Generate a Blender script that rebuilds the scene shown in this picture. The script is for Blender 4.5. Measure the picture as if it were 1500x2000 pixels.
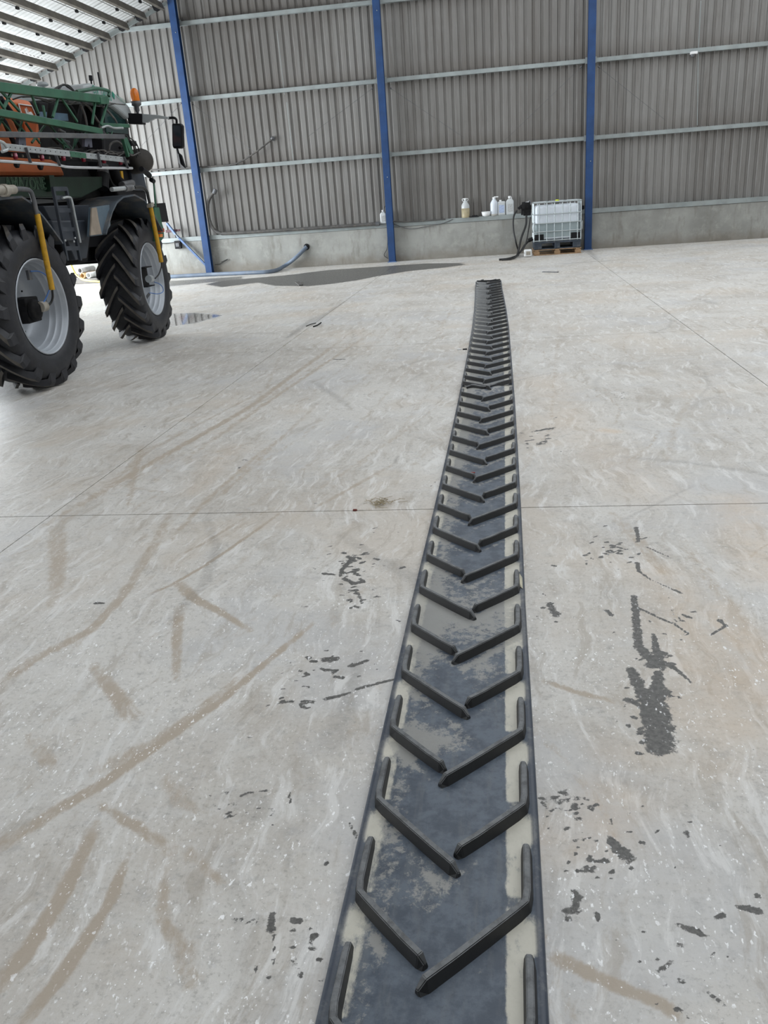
import bpy, bmesh, math, random
import numpy as np
from mathutils import Vector, Matrix
random.seed(7); np.random.seed(7)
for o in list(bpy.data.objects): bpy.data.objects.remove(o, do_unlink=True)
SC = bpy.context.scene
COL = SC.collection
PI = math.pi

# ------------------------------------------------------------------ camera
EYE = Vector((0, 0, 1.7)); FPX = 1589.195
pitch, roll, yaw = 0.3680113, -0.0750550, -0.1584742
_F = Vector((math.sin(yaw), math.cos(yaw), 0)); _R = Vector((math.cos(yaw), -math.sin(yaw), 0)); _U = Vector((0, 0, 1))
CF = _F*math.cos(pitch) - _U*math.sin(pitch); _U2 = _U*math.cos(pitch) + _F*math.sin(pitch)
CR = _R*math.cos(roll) + _U2*math.sin(roll); CU = _U2*math.cos(roll) - _R*math.sin(roll)
cd = bpy.data.cameras.new('camera'); cam = bpy.data.objects.new('camera', cd); COL.objects.link(cam)
cd.sensor_fit = 'HORIZONTAL'; cd.sensor_width = 36; cd.lens = 36*FPX/1500; cd.clip_start = 0.05; cd.clip_end = 200
m = Matrix((CR, CU, -CF)).transposed().to_4x4(); m.translation = EYE; cam.matrix_world = m
SC.camera = cam
# ------------------------------------------------------------------ world, daylight, exposure
SC.view_settings.view_transform = 'Standard'; SC.view_settings.look = 'None'
SC.view_settings.gamma = 1; SC.view_settings.use_curve_mapping = False
SC.view_settings.exposure = 0.80
W = bpy.data.worlds.new('overcast_sky'); SC.world = W; W.use_nodes = True
W.node_tree.nodes['Background'].inputs[0].default_value = (0.93, 0.97, 1.0, 1)
W.node_tree.nodes['Background'].inputs[1].default_value = 0.95
def area(name, loc, rot, sx, sy, power, color):
    l = bpy.data.lights.new(name, 'AREA'); l.shape = 'RECTANGLE'; l.size = sx; l.size_y = sy; l.energy = power; l.color = color
    o = bpy.data.objects.new(name, l); COL.objects.link(o); o.location = loc; o.rotation_euler = rot; return o
# daylight through the open side of the lean-to on the left
area('daylight_from_open_side', (-15.4, 19.6, 2.4), (0, math.radians(-90), 0), 4.6, 8.0, 1500, (0.9, 0.96, 1.0))

# ------------------------------------------------------------------ pixel to place
def ray(x, y): return CF + CR*((x-750)/FPX) + CU*((1000-y)/FPX)
def FL(x, y, z=0.0):
    r = ray(x, y); return EYE + r*((z-EYE.z)/r.z)
def WL(x, y, Y=23.72):
    r = ray(x, y); return EYE + r*(Y/r.y)

# ------------------------------------------------------------------ object helpers
ORG = {}
def tag(o, label=None, cat=None, group=None, kind=None):
    if label: o['label'] = label
    if cat: o['category'] = cat
    if group: o['group'] = group
    if kind: o['kind'] = kind
    return o
def empty(name, loc, label=None, cat=None, group=None):
    o = bpy.data.objects.new(name, None); COL.objects.link(o); o.location = loc; o.empty_display_size = .1
    ORG[o.name] = Vector(loc); return tag(o, label, cat, group)
class MB:
    def __init__(s): s.v = []; s.f = []; s.sm = []
    def add(s, vs, fs, smooth=False):
        n = len(s.v); s.v += [Vector(v) for v in vs]; s.f += [[n+i for i in f] for f in fs]; s.sm += [smooth]*len(fs); return s
    def box(s, c, size, M=None):
        c = Vector(c); h = Vector(size)/2; vs = []
        for i in range(8):
            d = Vector(((1 if i & 1 else -1)*h.x, (1 if i & 2 else -1)*h.y, (1 if i & 4 else -1)*h.z))
            vs.append(c + (M @ d if M else d))
        return s.add(vs, [(0,2,3,1),(4,5,7,6),(0,1,5,4),(2,6,7,3),(0,4,6,2),(1,3,7,5)])
    def bar(s, a, b, w, h=None, up=(0,0,1)):
        a = Vector(a); b = Vector(b); h = h or w; d = (b-a).normalized(); up = Vector(up)
        x = d.cross(up)
        if x.length < 1e-4: x = d.cross(Vector((0,1,0)))
        x.normalize(); y = x.cross(d).normalized(); vs = []
        for p in (a, b):
            for i, j in ((-1,-1),(1,-1),(1,1),(-1,1)): vs.append(p + x*(i*w/2) + y*(j*h/2))
        return s.add(vs, [(3,2,1,0),(4,5,6,7),(0,1,5,4),(1,2,6,5),(2,3,7,6),(3,0,4,7)])
    def tube(s, pts, r, seg=8, spline=True, cap=True):
        pts = [Vector(p) for p in pts]
        if spline and len(pts) > 2: pts = cr(pts)
        n = len(pts); rr = r if isinstance(r, (list, tuple)) else [r]*n
        if len(rr) != n: rr = [rr[min(int(i*len(rr)/n), len(rr)-1)] for i in range(n)]
        t0 = (pts[1]-pts[0]).normalized(); nx = t0.orthogonal().normalized(); vs = []; fs = []
        for i, p in enumerate(pts):
            t = (pts[min(i+1, n-1)] - pts[max(i-1, 0)]).normalized()
            nx = (nx - t*nx.dot(t)).normalized(); ny = t.cross(nx)
            for k in range(seg):
                a = 2*PI*k/seg; vs.append(p + nx*(math.cos(a)*rr[i]) + ny*(math.sin(a)*rr[i]))
        for i in range(n-1):
            for k in range(seg):
                a = i*seg+k; b = i*seg+(k+1) % seg; fs.append((a, b, b+seg, a+seg))
        s.add(vs, fs, True)
        if cap:
            s.add(vs[:seg], [tuple(range(seg))[::-1]]); s.add(vs[-seg:], [tuple(range(seg))])
        return s
    def cyl(s, a, b, r, seg=16): return s.tube([a, b], r, seg, False)
    def lathe(s, prof, seg=24, c=(0,0,0), ax=(0,0,1), smooth=True, closed=False):
        # prof: (radius, height along axis)
        c = Vector(c); ax = Vector(ax).normalized(); nx = ax.orthogonal().normalized(); ny = ax.cross(nx); vs = []; fs = []
        for r, h in prof:
            for k in range(seg):
                a = 2*PI*k/seg; vs.append(c + ax*h + nx*(math.cos(a)*r) + ny*(math.sin(a)*r))
        for i in range(len(prof)-1):
            for k in range(seg):
                a = i*seg+k; b = i*seg+(k+1) % seg; fs.append((a, b, b+seg, a+seg))
        s.add(vs, fs, smooth)
        if not closed:
            if prof[0][0] > 1e-5: s.add(vs[:seg], [tuple(range(seg))[::-1]])
            if prof[-1][0] > 1e-5: s.add(vs[-seg:], [tuple(range(seg))])
        return s
    def prism(s, poly, vec):
        poly = [Vector(p) for p in poly]; vec = Vector(vec); n = len(poly)
        vs = poly + [p+vec for p in poly]
        return s.add(vs, [tuple(range(n)), tuple(range(2*n-1, n-1, -1))] + [(i, i+n, (i+1) % n+n, (i+1) % n) for i in range(n)])
    def build(s, name, mat, parent=None, bevel=0, origin=None, label=None, seg=2):
        me = bpy.data.meshes.new(name)
        lo = Vector([min(v[i] for v in s.v) for i in range(3)]); hi = Vector([max(v[i] for v in s.v) for i in range(3)])
        o0 = Vector(origin) if origin is not None else Vector(((lo.x+hi.x)/2, (lo.y+hi.y)/2, lo.z))
        me.from_pydata([v-o0 for v in s.v], [], s.f)
        me.polygons.foreach_set('use_smooth', s.sm)
        bm = bmesh.new(); bm.from_mesh(me)
        if bevel:
            bmesh.ops.remove_doubles(bm, verts=bm.verts, dist=1e-5)
            es = [e for e in bm.edges if len(e.link_faces) == 2 and e.calc_face_angle(0) > 0.6]
            bmesh.ops.bevel(bm, geom=es, offset=bevel, segments=seg, affect='EDGES', profile=0.5, clamp_overlap=True)
        bmesh.ops.recalc_face_normals(bm, faces=bm.faces)
        bm.to_mesh(me); bm.free()
        ob = bpy.data.objects.new(name, me); COL.objects.link(ob)
        if mat: me.materials.append(mat)
        ORG[ob.name] = o0
        if parent: ob.parent = parent; ob.location = o0 - ORG[parent.name]
        else: ob.location = o0
        if label: ob['label'] = label
        return ob
def cr(p, n=6):
    q = [2*p[0]-p[1]] + p + [2*p[-1]-p[-2]]; out = []
    for i in range(1, len(q)-2):
        a, b, c, d = q[i-1:i+3]
        for k in range(n):
            t = k/n; out.append(0.5*((2*b) + (c-a)*t + (2*a-5*b+4*c-d)*t*t + (3*b-a-3*c+d)*t**3))
    out.append(p[-1]); return out

# ------------------------------------------------------------------ materials
class NT:
    def __init__(s, name):
        s.m = bpy.data.materials.new(name); s.m.use_nodes = True; s.t = s.m.node_tree; s.b = s.t.nodes['Principled BSDF']
        s.co = s.t.nodes.new('ShaderNodeTexCoord').outputs['Object']
    def n(s, typ, ins=None, **kw):
        nd = s.t.nodes.new(typ)
        for k, v in kw.items(): setattr(nd, k, v)
        for k, v in (ins or {}).items():
            if hasattr(v, 'is_output'): s.t.links.new(v, nd.inputs[k])
            else: nd.inputs[k].default_value = v
        return nd
    def lk(s, a, b): s.t.links.new(a, b)
    def mp(s, scale=(1,1,1), rot=(0,0,0), loc=(0,0,0), co=None):
        return s.n('ShaderNodeMapping', {0: co or s.co, 1: loc, 2: rot, 3: scale}).outputs[0]
    def noise(s, scale, det=4, co=None, rough=.55, dist=0.0):
        return s.n('ShaderNodeTexNoise', {'Vector': co or s.co, 'Scale': scale, 'Detail': det, 'Roughness': rough, 'Distortion': dist}).outputs[0]
    def ramp(s, f, a, b, c0=0.0, c1=1.0):
        return s.n('ShaderNodeMapRange', {0: f, 1: a, 2: b, 3: c0, 4: c1}, interpolation_type='SMOOTHSTEP').outputs[0]
    def math(s, op, a, b=0.0, c=0.0): 
        return s.n('ShaderNodeMath', {0: a, 1: b, 2: c}, operation=op).outputs[0]
    def mix(s, f, a, b, mode='MIX'):
        nd = s.n('ShaderNodeMix', data_type='RGBA', blend_type=mode, clamp_factor=True)
        for i, v in ((0, f), (6, a), (7, b)):
            if hasattr(v, 'is_output'): s.lk(v, nd.inputs[i])
            else: nd.inputs[i].default_value = v if i == 0 else (tuple(v)+(1,))[:4]
        return nd.outputs[2]
    def base(s, c): s.lk(c, s.b.inputs['Base Color'])
    def rough(s, v):
        if hasattr(v, 'is_output'): s.lk(v, s.b.inputs['Roughness'])
        else: s.b.inputs['Roughness'].default_value = v
    def bump(s, h, st=.3, d=.01): s.lk(s.n('ShaderNodeBump', {'Strength': st, 'Distance': d, 'Height': h}).outputs[0], s.b.inputs['Normal'])
MC = {}
def mat(name, c, rough=.5, metal=0.0, var=.15, scale=6, dirt=0.0, dirtc=(.32,.28,.22), bump=0.0, spec=.5):
    if name in MC: return MC[name]
    t = NT(name); f = t.noise(scale, 5)
    col = t.mix(t.ramp(f, .3, .7), tuple(x*(1-var) for x in c), tuple(min(1, x*(1+var)) for x in c))
    if dirt:
        col = t.mix(t.math('MULTIPLY', t.ramp(t.noise(scale*1.7, 8, rough=.7), .45, .72), dirt), col, dirtc)
    t.base(col); t.rough(rough); t.b.inputs['Metallic'].default_value = metal; t.b.inputs['Specular IOR Level'].default_value = spec
    if bump: t.bump(t.noise(scale*8, 5), bump, .004)
    MC[name] = t.m; return t.m

# ------- floor material: masks painted per vertex (stains and dust with a shape of their own)
def floor_mat():
    t = NT('worn_concrete_floor')
    geo = t.n('ShaderNodeNewGeometry').outputs['Position']
    a1 = t.n('ShaderNodeSeparateColor', {0: t.n('ShaderNodeAttribute', attribute_name='m1').outputs['Color']})
    a2 = t.n('ShaderNodeSeparateColor', {0: t.n('ShaderNodeAttribute', attribute_name='m2').outputs['Color']})
    damp, tan, orange = a1.outputs[0], a1.outputs[1], a1.outputs[2]
    smudge, scrape, gloss = a2.outputs[0], a2.outputs[1], a2.outputs[2]
    warp = t.n('ShaderNodeTexNoise', {'Vector': geo, 'Scale': 1.1, 'Detail': 3.0}).outputs['Color']
    wco = t.n('ShaderNodeVectorMath', {0: geo, 1: t.n('ShaderNodeVectorMath', {0: warp, 3: .5}, operation='SCALE').outputs[0]}, operation='ADD').outputs[0]
    big = t.noise(.9, 6, wco, .6)
    st1 = t.noise(2.2, 8, t.mp((3.2, .7, 1), (0, 0, .35), co=wco), .68)
    st2 = t.noise(2.6, 8, t.mp((.8, 3.0, 1), (0, 0, .5), co=wco), .66)
    fine = t.noise(55, 8, geo, .75)
    mid = t.noise(11, 8, wco, .7)
    c = t.mix(t.ramp(big, .32, .68), (.52, .485, .44), (.66, .64, .605))
    c = t.mix(t.math('MULTIPLY', t.ramp(st1, .52, .66), .45), c, (.36, .32, .27))
    c = t.mix(t.math('MULTIPLY', t.ramp(st2, .52, .66), .4), c, (.62, .61, .59))
    c = t.mix(t.math('MULTIPLY', t.ramp(t.noise(17, 9, geo, .72), .50, .66), .5), c, (.33, .32, .305))
    c = t.mix(t.math('MULTIPLY', t.ramp(t.noise(5, 8, geo, .7), .50, .36), .6), c, (.64, .62, .58))
    c = t.mix(t.math('MULTIPLY', t.ramp(fine, .52, .66), .5), c, (.25, .235, .21))
    c = t.mix(t.math('MULTIPLY', t.ramp(fine, .46, .34), .55), c, (.66, .65, .64))
    # dust smears follow painted masks, broken up by streak noise
    tint = t.noise(.75, 5, t.mp((1, 1, 1), (0, 0, 0), (7, 3, 0), co=wco), .6)
    c = t.mix(t.math('MULTIPLY', t.ramp(tint, .52, .66), .5), c, (.58, .51, .43))
    c = t.mix(t.math('MULTIPLY', t.ramp(tint, .47, .34), .5), c, (.53, .535, .545))
    swp = t.noise(3.5, 9, t.mp((5, .8, 1), (0, 0, -.6), co=wco), .7)
    c = t.mix(t.math('MULTIPLY', t.ramp(swp, .52, .64), .60), c, (.78, .77, .75))
    swp2 = t.noise(3.0, 9, t.mp((4, .8, 1), (0, 0, .75), co=wco), .7)
    c = t.mix(t.math('MULTIPLY', t.ramp(swp2, .54, .66), .50), c, (.37, .325, .27))
    brk = t.ramp(t.noise(9, 8, wco, .7), .25, .6, .45, 1.0)
    c = t.mix(t.math('MULTIPLY', t.ramp(t.math('ADD', tan, t.math('MULTIPLY', t.math('SUBTRACT', t.noise(16, 9, t.mp((1.6, .8, 1), (0, 0, .5), co=wco), .75), .5), 1.5)), .10, .62), .88), c, (.415, .345, .27))
    c = t.mix(t.math('MULTIPLY', t.math('MULTIPLY', orange, brk), .9), c, (.64, .47, .31))
    c = t.mix(t.math('MULTIPLY', t.math('MULTIPLY', scrape, t.ramp(mid, .3, .6, .3, 1)), .75), c, (.60, .59, .57))
    c = t.mix(t.math('MULTIPLY', smudge, t.ramp(t.noise(30, 8, geo, .7), .35, .6, .35, .9)), c, (.17, .16, .15))
    edge = t.math('ADD', damp, t.math('MULTIPLY', t.math('SUBTRACT', t.noise(34, 8, geo, .75), .53), 1.5))
    dm = t.ramp(edge, .42, .56)
    c = t.mix(dm, c, t.mix(t.ramp(fine, .35, .65), (.055, .054, .050), (.135, .130, .122)))
    # glitter of tiny flakes ground into the surface, painted near-white
    vo = t.n('ShaderNodeTexVoronoi', {'Vector': geo, 'Scale': 95.0, 'Randomness': 1.0})
    sp = t.math('MULTIPLY', t.ramp(vo.outputs['Distance'], .22, .12), t.ramp(t.n('ShaderNodeSeparateColor', {0: vo.outputs['Color']}).outputs[0], .86, .88))
    sp2 = t.math('MULTIPLY', t.ramp(t.noise(70, 3, t.mp((1, .55, 1), (0, 0, .6), co=geo), .5), .62, .66), t.ramp(t.noise(7, 5, geo, .7), .42, .6))
    sp = t.math('MULTIPLY', t.math('MAXIMUM', sp, sp2), t.math('MULTIPLY', t.ramp(big, .36, .5, .4, 1), t.ramp(t.n('ShaderNodeSeparateXYZ', {0: geo}).outputs[1], 5.0, 2.2)))
    c = t.mix(t.math('MULTIPLY', sp, .95), c, (.97, .97, .97))
    t.base(c)
    r = t.math('MULTIPLY_ADD', fine, .25, .42)
    r = t.math('SUBTRACT', r, t.math('MULTIPLY', dm, .12))
    r = t.math('MAXIMUM', t.math('SUBTRACT', r, t.math('MULTIPLY', gloss, .55)), .05)
    t.rough(r)
    h = t.math('ADD', t.math('MULTIPLY', fine, .5), mid)
    h = t.math('MULTIPLY', h, t.math('SUBTRACT', 1.0, t.math('MULTIPLY', gloss, .97)))
    t.bump(h, .45, .006)
    return t.m
M_FLOOR = floor_mat()

def wall_sheet_mat():
    t = NT('dusty_galvanised_cladding')
    oi = t.n('ShaderNodeObjectInfo').outputs['Random']
    geo = t.n('ShaderNodeNewGeometry').outputs['Position']
    z = t.n('ShaderNodeSeparateXYZ', {0: geo}).outputs
    c = t.mix(t.ramp(t.noise(.35, 4, geo), .35, .65), (.19, .181, .170), (.25, .242, .23))
    c = t.mix(t.math('MULTIPLY', t.ramp(t.noise(2.2, 7, t.mp((3.5, 1, .25), co=geo), .65), .45, .7), .6), c, (.115, .098, .084))
    c = t.mix(t.math('MULTIPLY', t.ramp(t.noise(5, 7, t.mp((6, 1, .4), co=geo), .6), .5, .75), .35), c, (.38, .38, .375))
    # grime that settles in a band above each rail
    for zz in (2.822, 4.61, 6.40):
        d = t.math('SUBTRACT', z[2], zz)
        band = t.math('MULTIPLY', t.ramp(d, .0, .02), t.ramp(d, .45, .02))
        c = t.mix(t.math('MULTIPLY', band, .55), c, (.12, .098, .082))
        band = t.math('MULTIPLY', t.ramp(d, -.12, -.14), t.ramp(d, -.45, -.14))  # under the rail: shade and dirt together, painted into the sheet colour
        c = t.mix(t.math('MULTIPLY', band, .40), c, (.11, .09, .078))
    c = t.mix(.35, c, t.mix(oi, (.135, .128, .12), (.268, .262, .252)))
    # right of the first post the sheets carry more brown dust
    c = t.mix(t.math('MULTIPLY', t.ramp(z[0], -9.3, -9.0), .0), c, (.15, .13, .12))
    t.base(c); t.rough(.5); t.b.inputs['Metallic'].default_value = .25
    t.bump(t.noise(3, 4, geo), .05, .02)
    return t.m
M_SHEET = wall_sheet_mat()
def conc_mat():
    t = NT('stained_concrete_plinth')
    geo = t.n('ShaderNodeNewGeometry').outputs['Position']; z = t.n('ShaderNodeSeparateXYZ', {0: geo}).outputs
    c = t.mix(t.ramp(t.noise(.8, 6, geo), .35, .65), (.25, .25, .232), (.37, .372, .35))
    c = t.mix(t.math('MULTIPLY', t.ramp(t.noise(3.5, 8, geo, .7), .48, .66), .5), c, (.42, .42, .39))
    c = t.mix(t.math('MULTIPLY', t.ramp(t.noise(2.0, 7, t.mp((2, 1, .5), co=geo), .7), .5, .72), .6), c, (.15, .135, .11))
    low = t.ramp(t.math('ADD', z[2], t.math('MULTIPLY', t.noise(3, 6, geo), .5)), .65, .25)
    c = t.mix(t.math('MULTIPLY', low, .55), c, (.17, .14, .105))
    t.base(c); t.rough(.8); t.bump(t.noise(14, 7, geo), .25, .01)
    return t.m
M_CONC = conc_mat()
M_GALV = mat('galvanised_rail', (.33, .365, .365), .45, .35, .12, 3, .25, (.3, .28, .25))
M_BLUE = mat('blue_post_paint', (.010, .048, .155), .6, 0, .18, 2.5, .35, (.04, .08, .17))
M_BLUEWEAR = mat('pale_scuffed_blue', (.10, .17, .33), .6, 0, .2, 5, .4, (.2, .22, .27))
M_RUBBER = mat('black_rubber', (.015, .016, .021), .55, 0, .25, 10, .25, (.06, .058, .055), .15)
M_LUG = mat('tyre_lug_rubber', (.095, .086, .076), .7, 0, .2, 10, .35, (.085, .075, .065), .15)
M_TREAD_V = mat('lug_rubber', (.040, .044, .050), .50, 0, .35, 14, .55, (.13, .13, .125), .2)
M_RIM = mat('silver_wheel_paint', (.42, .45, .49), .38, .25, .08, 4)
M_GREEN = mat('green_machine_paint', (.035, .125, .075), .42, 0, .2, 5, .3, (.10, .13, .10))
M_GREEND = mat('deep_green_paint', (.006, .024, .012), .5, 0, .2, 5)
M_ORANGE = mat('orange_tank_plastic', (.62, .165, .055), .5, 0, .1, 3, .25, (.5, .25, .16))
M_ORANGED = mat('burnt_orange_label', (.42, .085, .018), .45, 0, .08, 3)
M_BLACK = mat('black_plastic', (.007, .007, .009), .6, 0, .2, 6, spec=.3)
M_DARK = mat('dark_machinery', (.008, .008, .009), .8, 0, .5, 9, .25, (.03, .027, .022), spec=.25)
M_PANEL = mat('dark_slate_panel', (.030, .038, .052), .5, 0, .25, 3, .35, (.07, .07, .075))
M_FENDER = mat('dusty_fender_plastic', (.060, .074, .09), .6, 0, .3, 2.2, .55, (.25, .21, .17))
M_GREYBAR = mat('grey_steel_bar', (.12, .125, .135), .5, .3, .2, 6, .3)
M_RAIL = mat('zinc_rail', (.46, .49, .50), .4, .4, .12, 8, .3, (.25, .24, .22))
M_PIPE = mat('stainless_pipe', (.62, .63, .65), .3, .6, .08, 8)
M_YEL = mat('yellow_tube', (.58, .32, .02), .5, 0, .15, 12, .5, (.22, .12, .03))
M_WHITE = mat('white_plastic', (.78, .79, .79), .45, 0, .05, 6)
M_ROOFCAB = mat('grey_white_cab_roof', (.40, .43, .44), .4, 0, .08, 3)
M_BEIGE = mat('beige_fitting', (.36, .33, .28), .5, .1, .15, 8)
M_RED = mat('red_nozzle', (.30, .008, .03), .4, 0, .1, 8)
M_PINK = mat('pink_cap', (.75, .30, .38), .4, 0, .1, 8)
M_BLUEH = mat('blue_air_line', (.05, .15, .42), .4, 0, .1, 8)
M_HOSEG = mat('blue_grey_hose', (.14, .18, .24), .55, 0, .2, 3, .3, (.22, .21, .2))
M_HOSED = mat('dusty_grey_hose', (.075, .072, .07), .65, 0, .2, 6, .3)
M_HOSEB = mat('black_hose', (.013, .013, .013), .45, 0, .2, 6)
M_WOOD = mat('pallet_wood', (.33, .21, .115), .8, 0, .25, 9, .4, (.14, .1, .07), .3)
M_NAVY = mat('dark_plastic_pallet', (.03, .042, .06), .55, 0, .2, 5, .2)
M_CAGE = mat('cage_tube', (.42, .46, .47), .38, .6, .08, 9)
M_PURLIN = mat('weathered_purlin', (.13, .118, .10), .75, .1, .2, 3, .4, (.07, .06, .05))
M_MAROON = mat('maroon_case', (.11, .05, .06), .5)
M_BROWNDRUM = mat('sooty_silencer', (.045, .040, .035), .7, .1, .25, 5)
M_AMBER = mat('amber_lens', (.75, .20, .02), .15, 0, .1, 6)
M_TEAL = mat('green_print', (.02, .26, .18), .5)
def glassy(name, c, rough=.06, alpha=1.0, trans=0.0):
    t = NT(name); t.b.inputs['Base Color'].default_value = (*c, 1); t.rough(rough)
    t.b.inputs['Transmission Weight'].default_value = trans; t.b.inputs['Alpha'].default_value = alpha; t.b.inputs['Specular IOR Level'].default_value = .6
    return t.m
M_GLASS = glassy('tinted_cab_glass', (.018, .045, .045), .08)
M_MIRROR = glassy('mirror_face', (.72, .74, .77), .25)
def translucent(name, c, f=.5, rough=.5):
    t = NT(name); out = [n for n in t.t.nodes if n.type == 'OUTPUT_MATERIAL'][0]
    geo = t.n('ShaderNodeNewGeometry').outputs['Position']
    col = t.mix(t.ramp(t.noise(2, 6, geo), .3, .7), tuple(x*.88 for x in c), c)
    t.base(col); t.rough(rough)
    tr = t.n('ShaderNodeBsdfTranslucent', {0: col})
    mx = t.n('ShaderNodeMixShader', {0: f, 1: t.b.outputs[0], 2: tr.outputs[0]}); t.lk(mx.outputs[0], out.inputs[0]); return t.m
M_SKYLIGHT = translucent('translucent_roof_sheet', (.92, .93, .92), .72)
M_OPAQUE = mat('opaque_roof_sheet', (.40, .42, .42), .5, .2, .1, 2)
M_IBC = translucent('milky_tank_plastic', (.84, .90, .97), .12, .35)
M_JUG = translucent('milky_jug_plastic', (.80, .83, .84), .25, .35)

# ------------------------------------------------------------------ FLOOR: slabs with recessed joints
floor = MB().box((0, 9, -.10), (30, 36, .12)).build('floor', mat('joint_filler', (.045, .042, .038), .9), None, origin=(0, 0, 0)); tag(floor, kind='structure')
def P2(pts): return np.array([[FL(x, y).x, FL(x, y).y] for x, y in pts])
def seg_d(Q, A, B):
    d = B-A; L = max((d*d).sum(), 1e-9); t = np.clip(((Q-A)@d)/L, 0, 1); return np.linalg.norm(Q-(A+t[:, None]*d), axis=1), t
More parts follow.
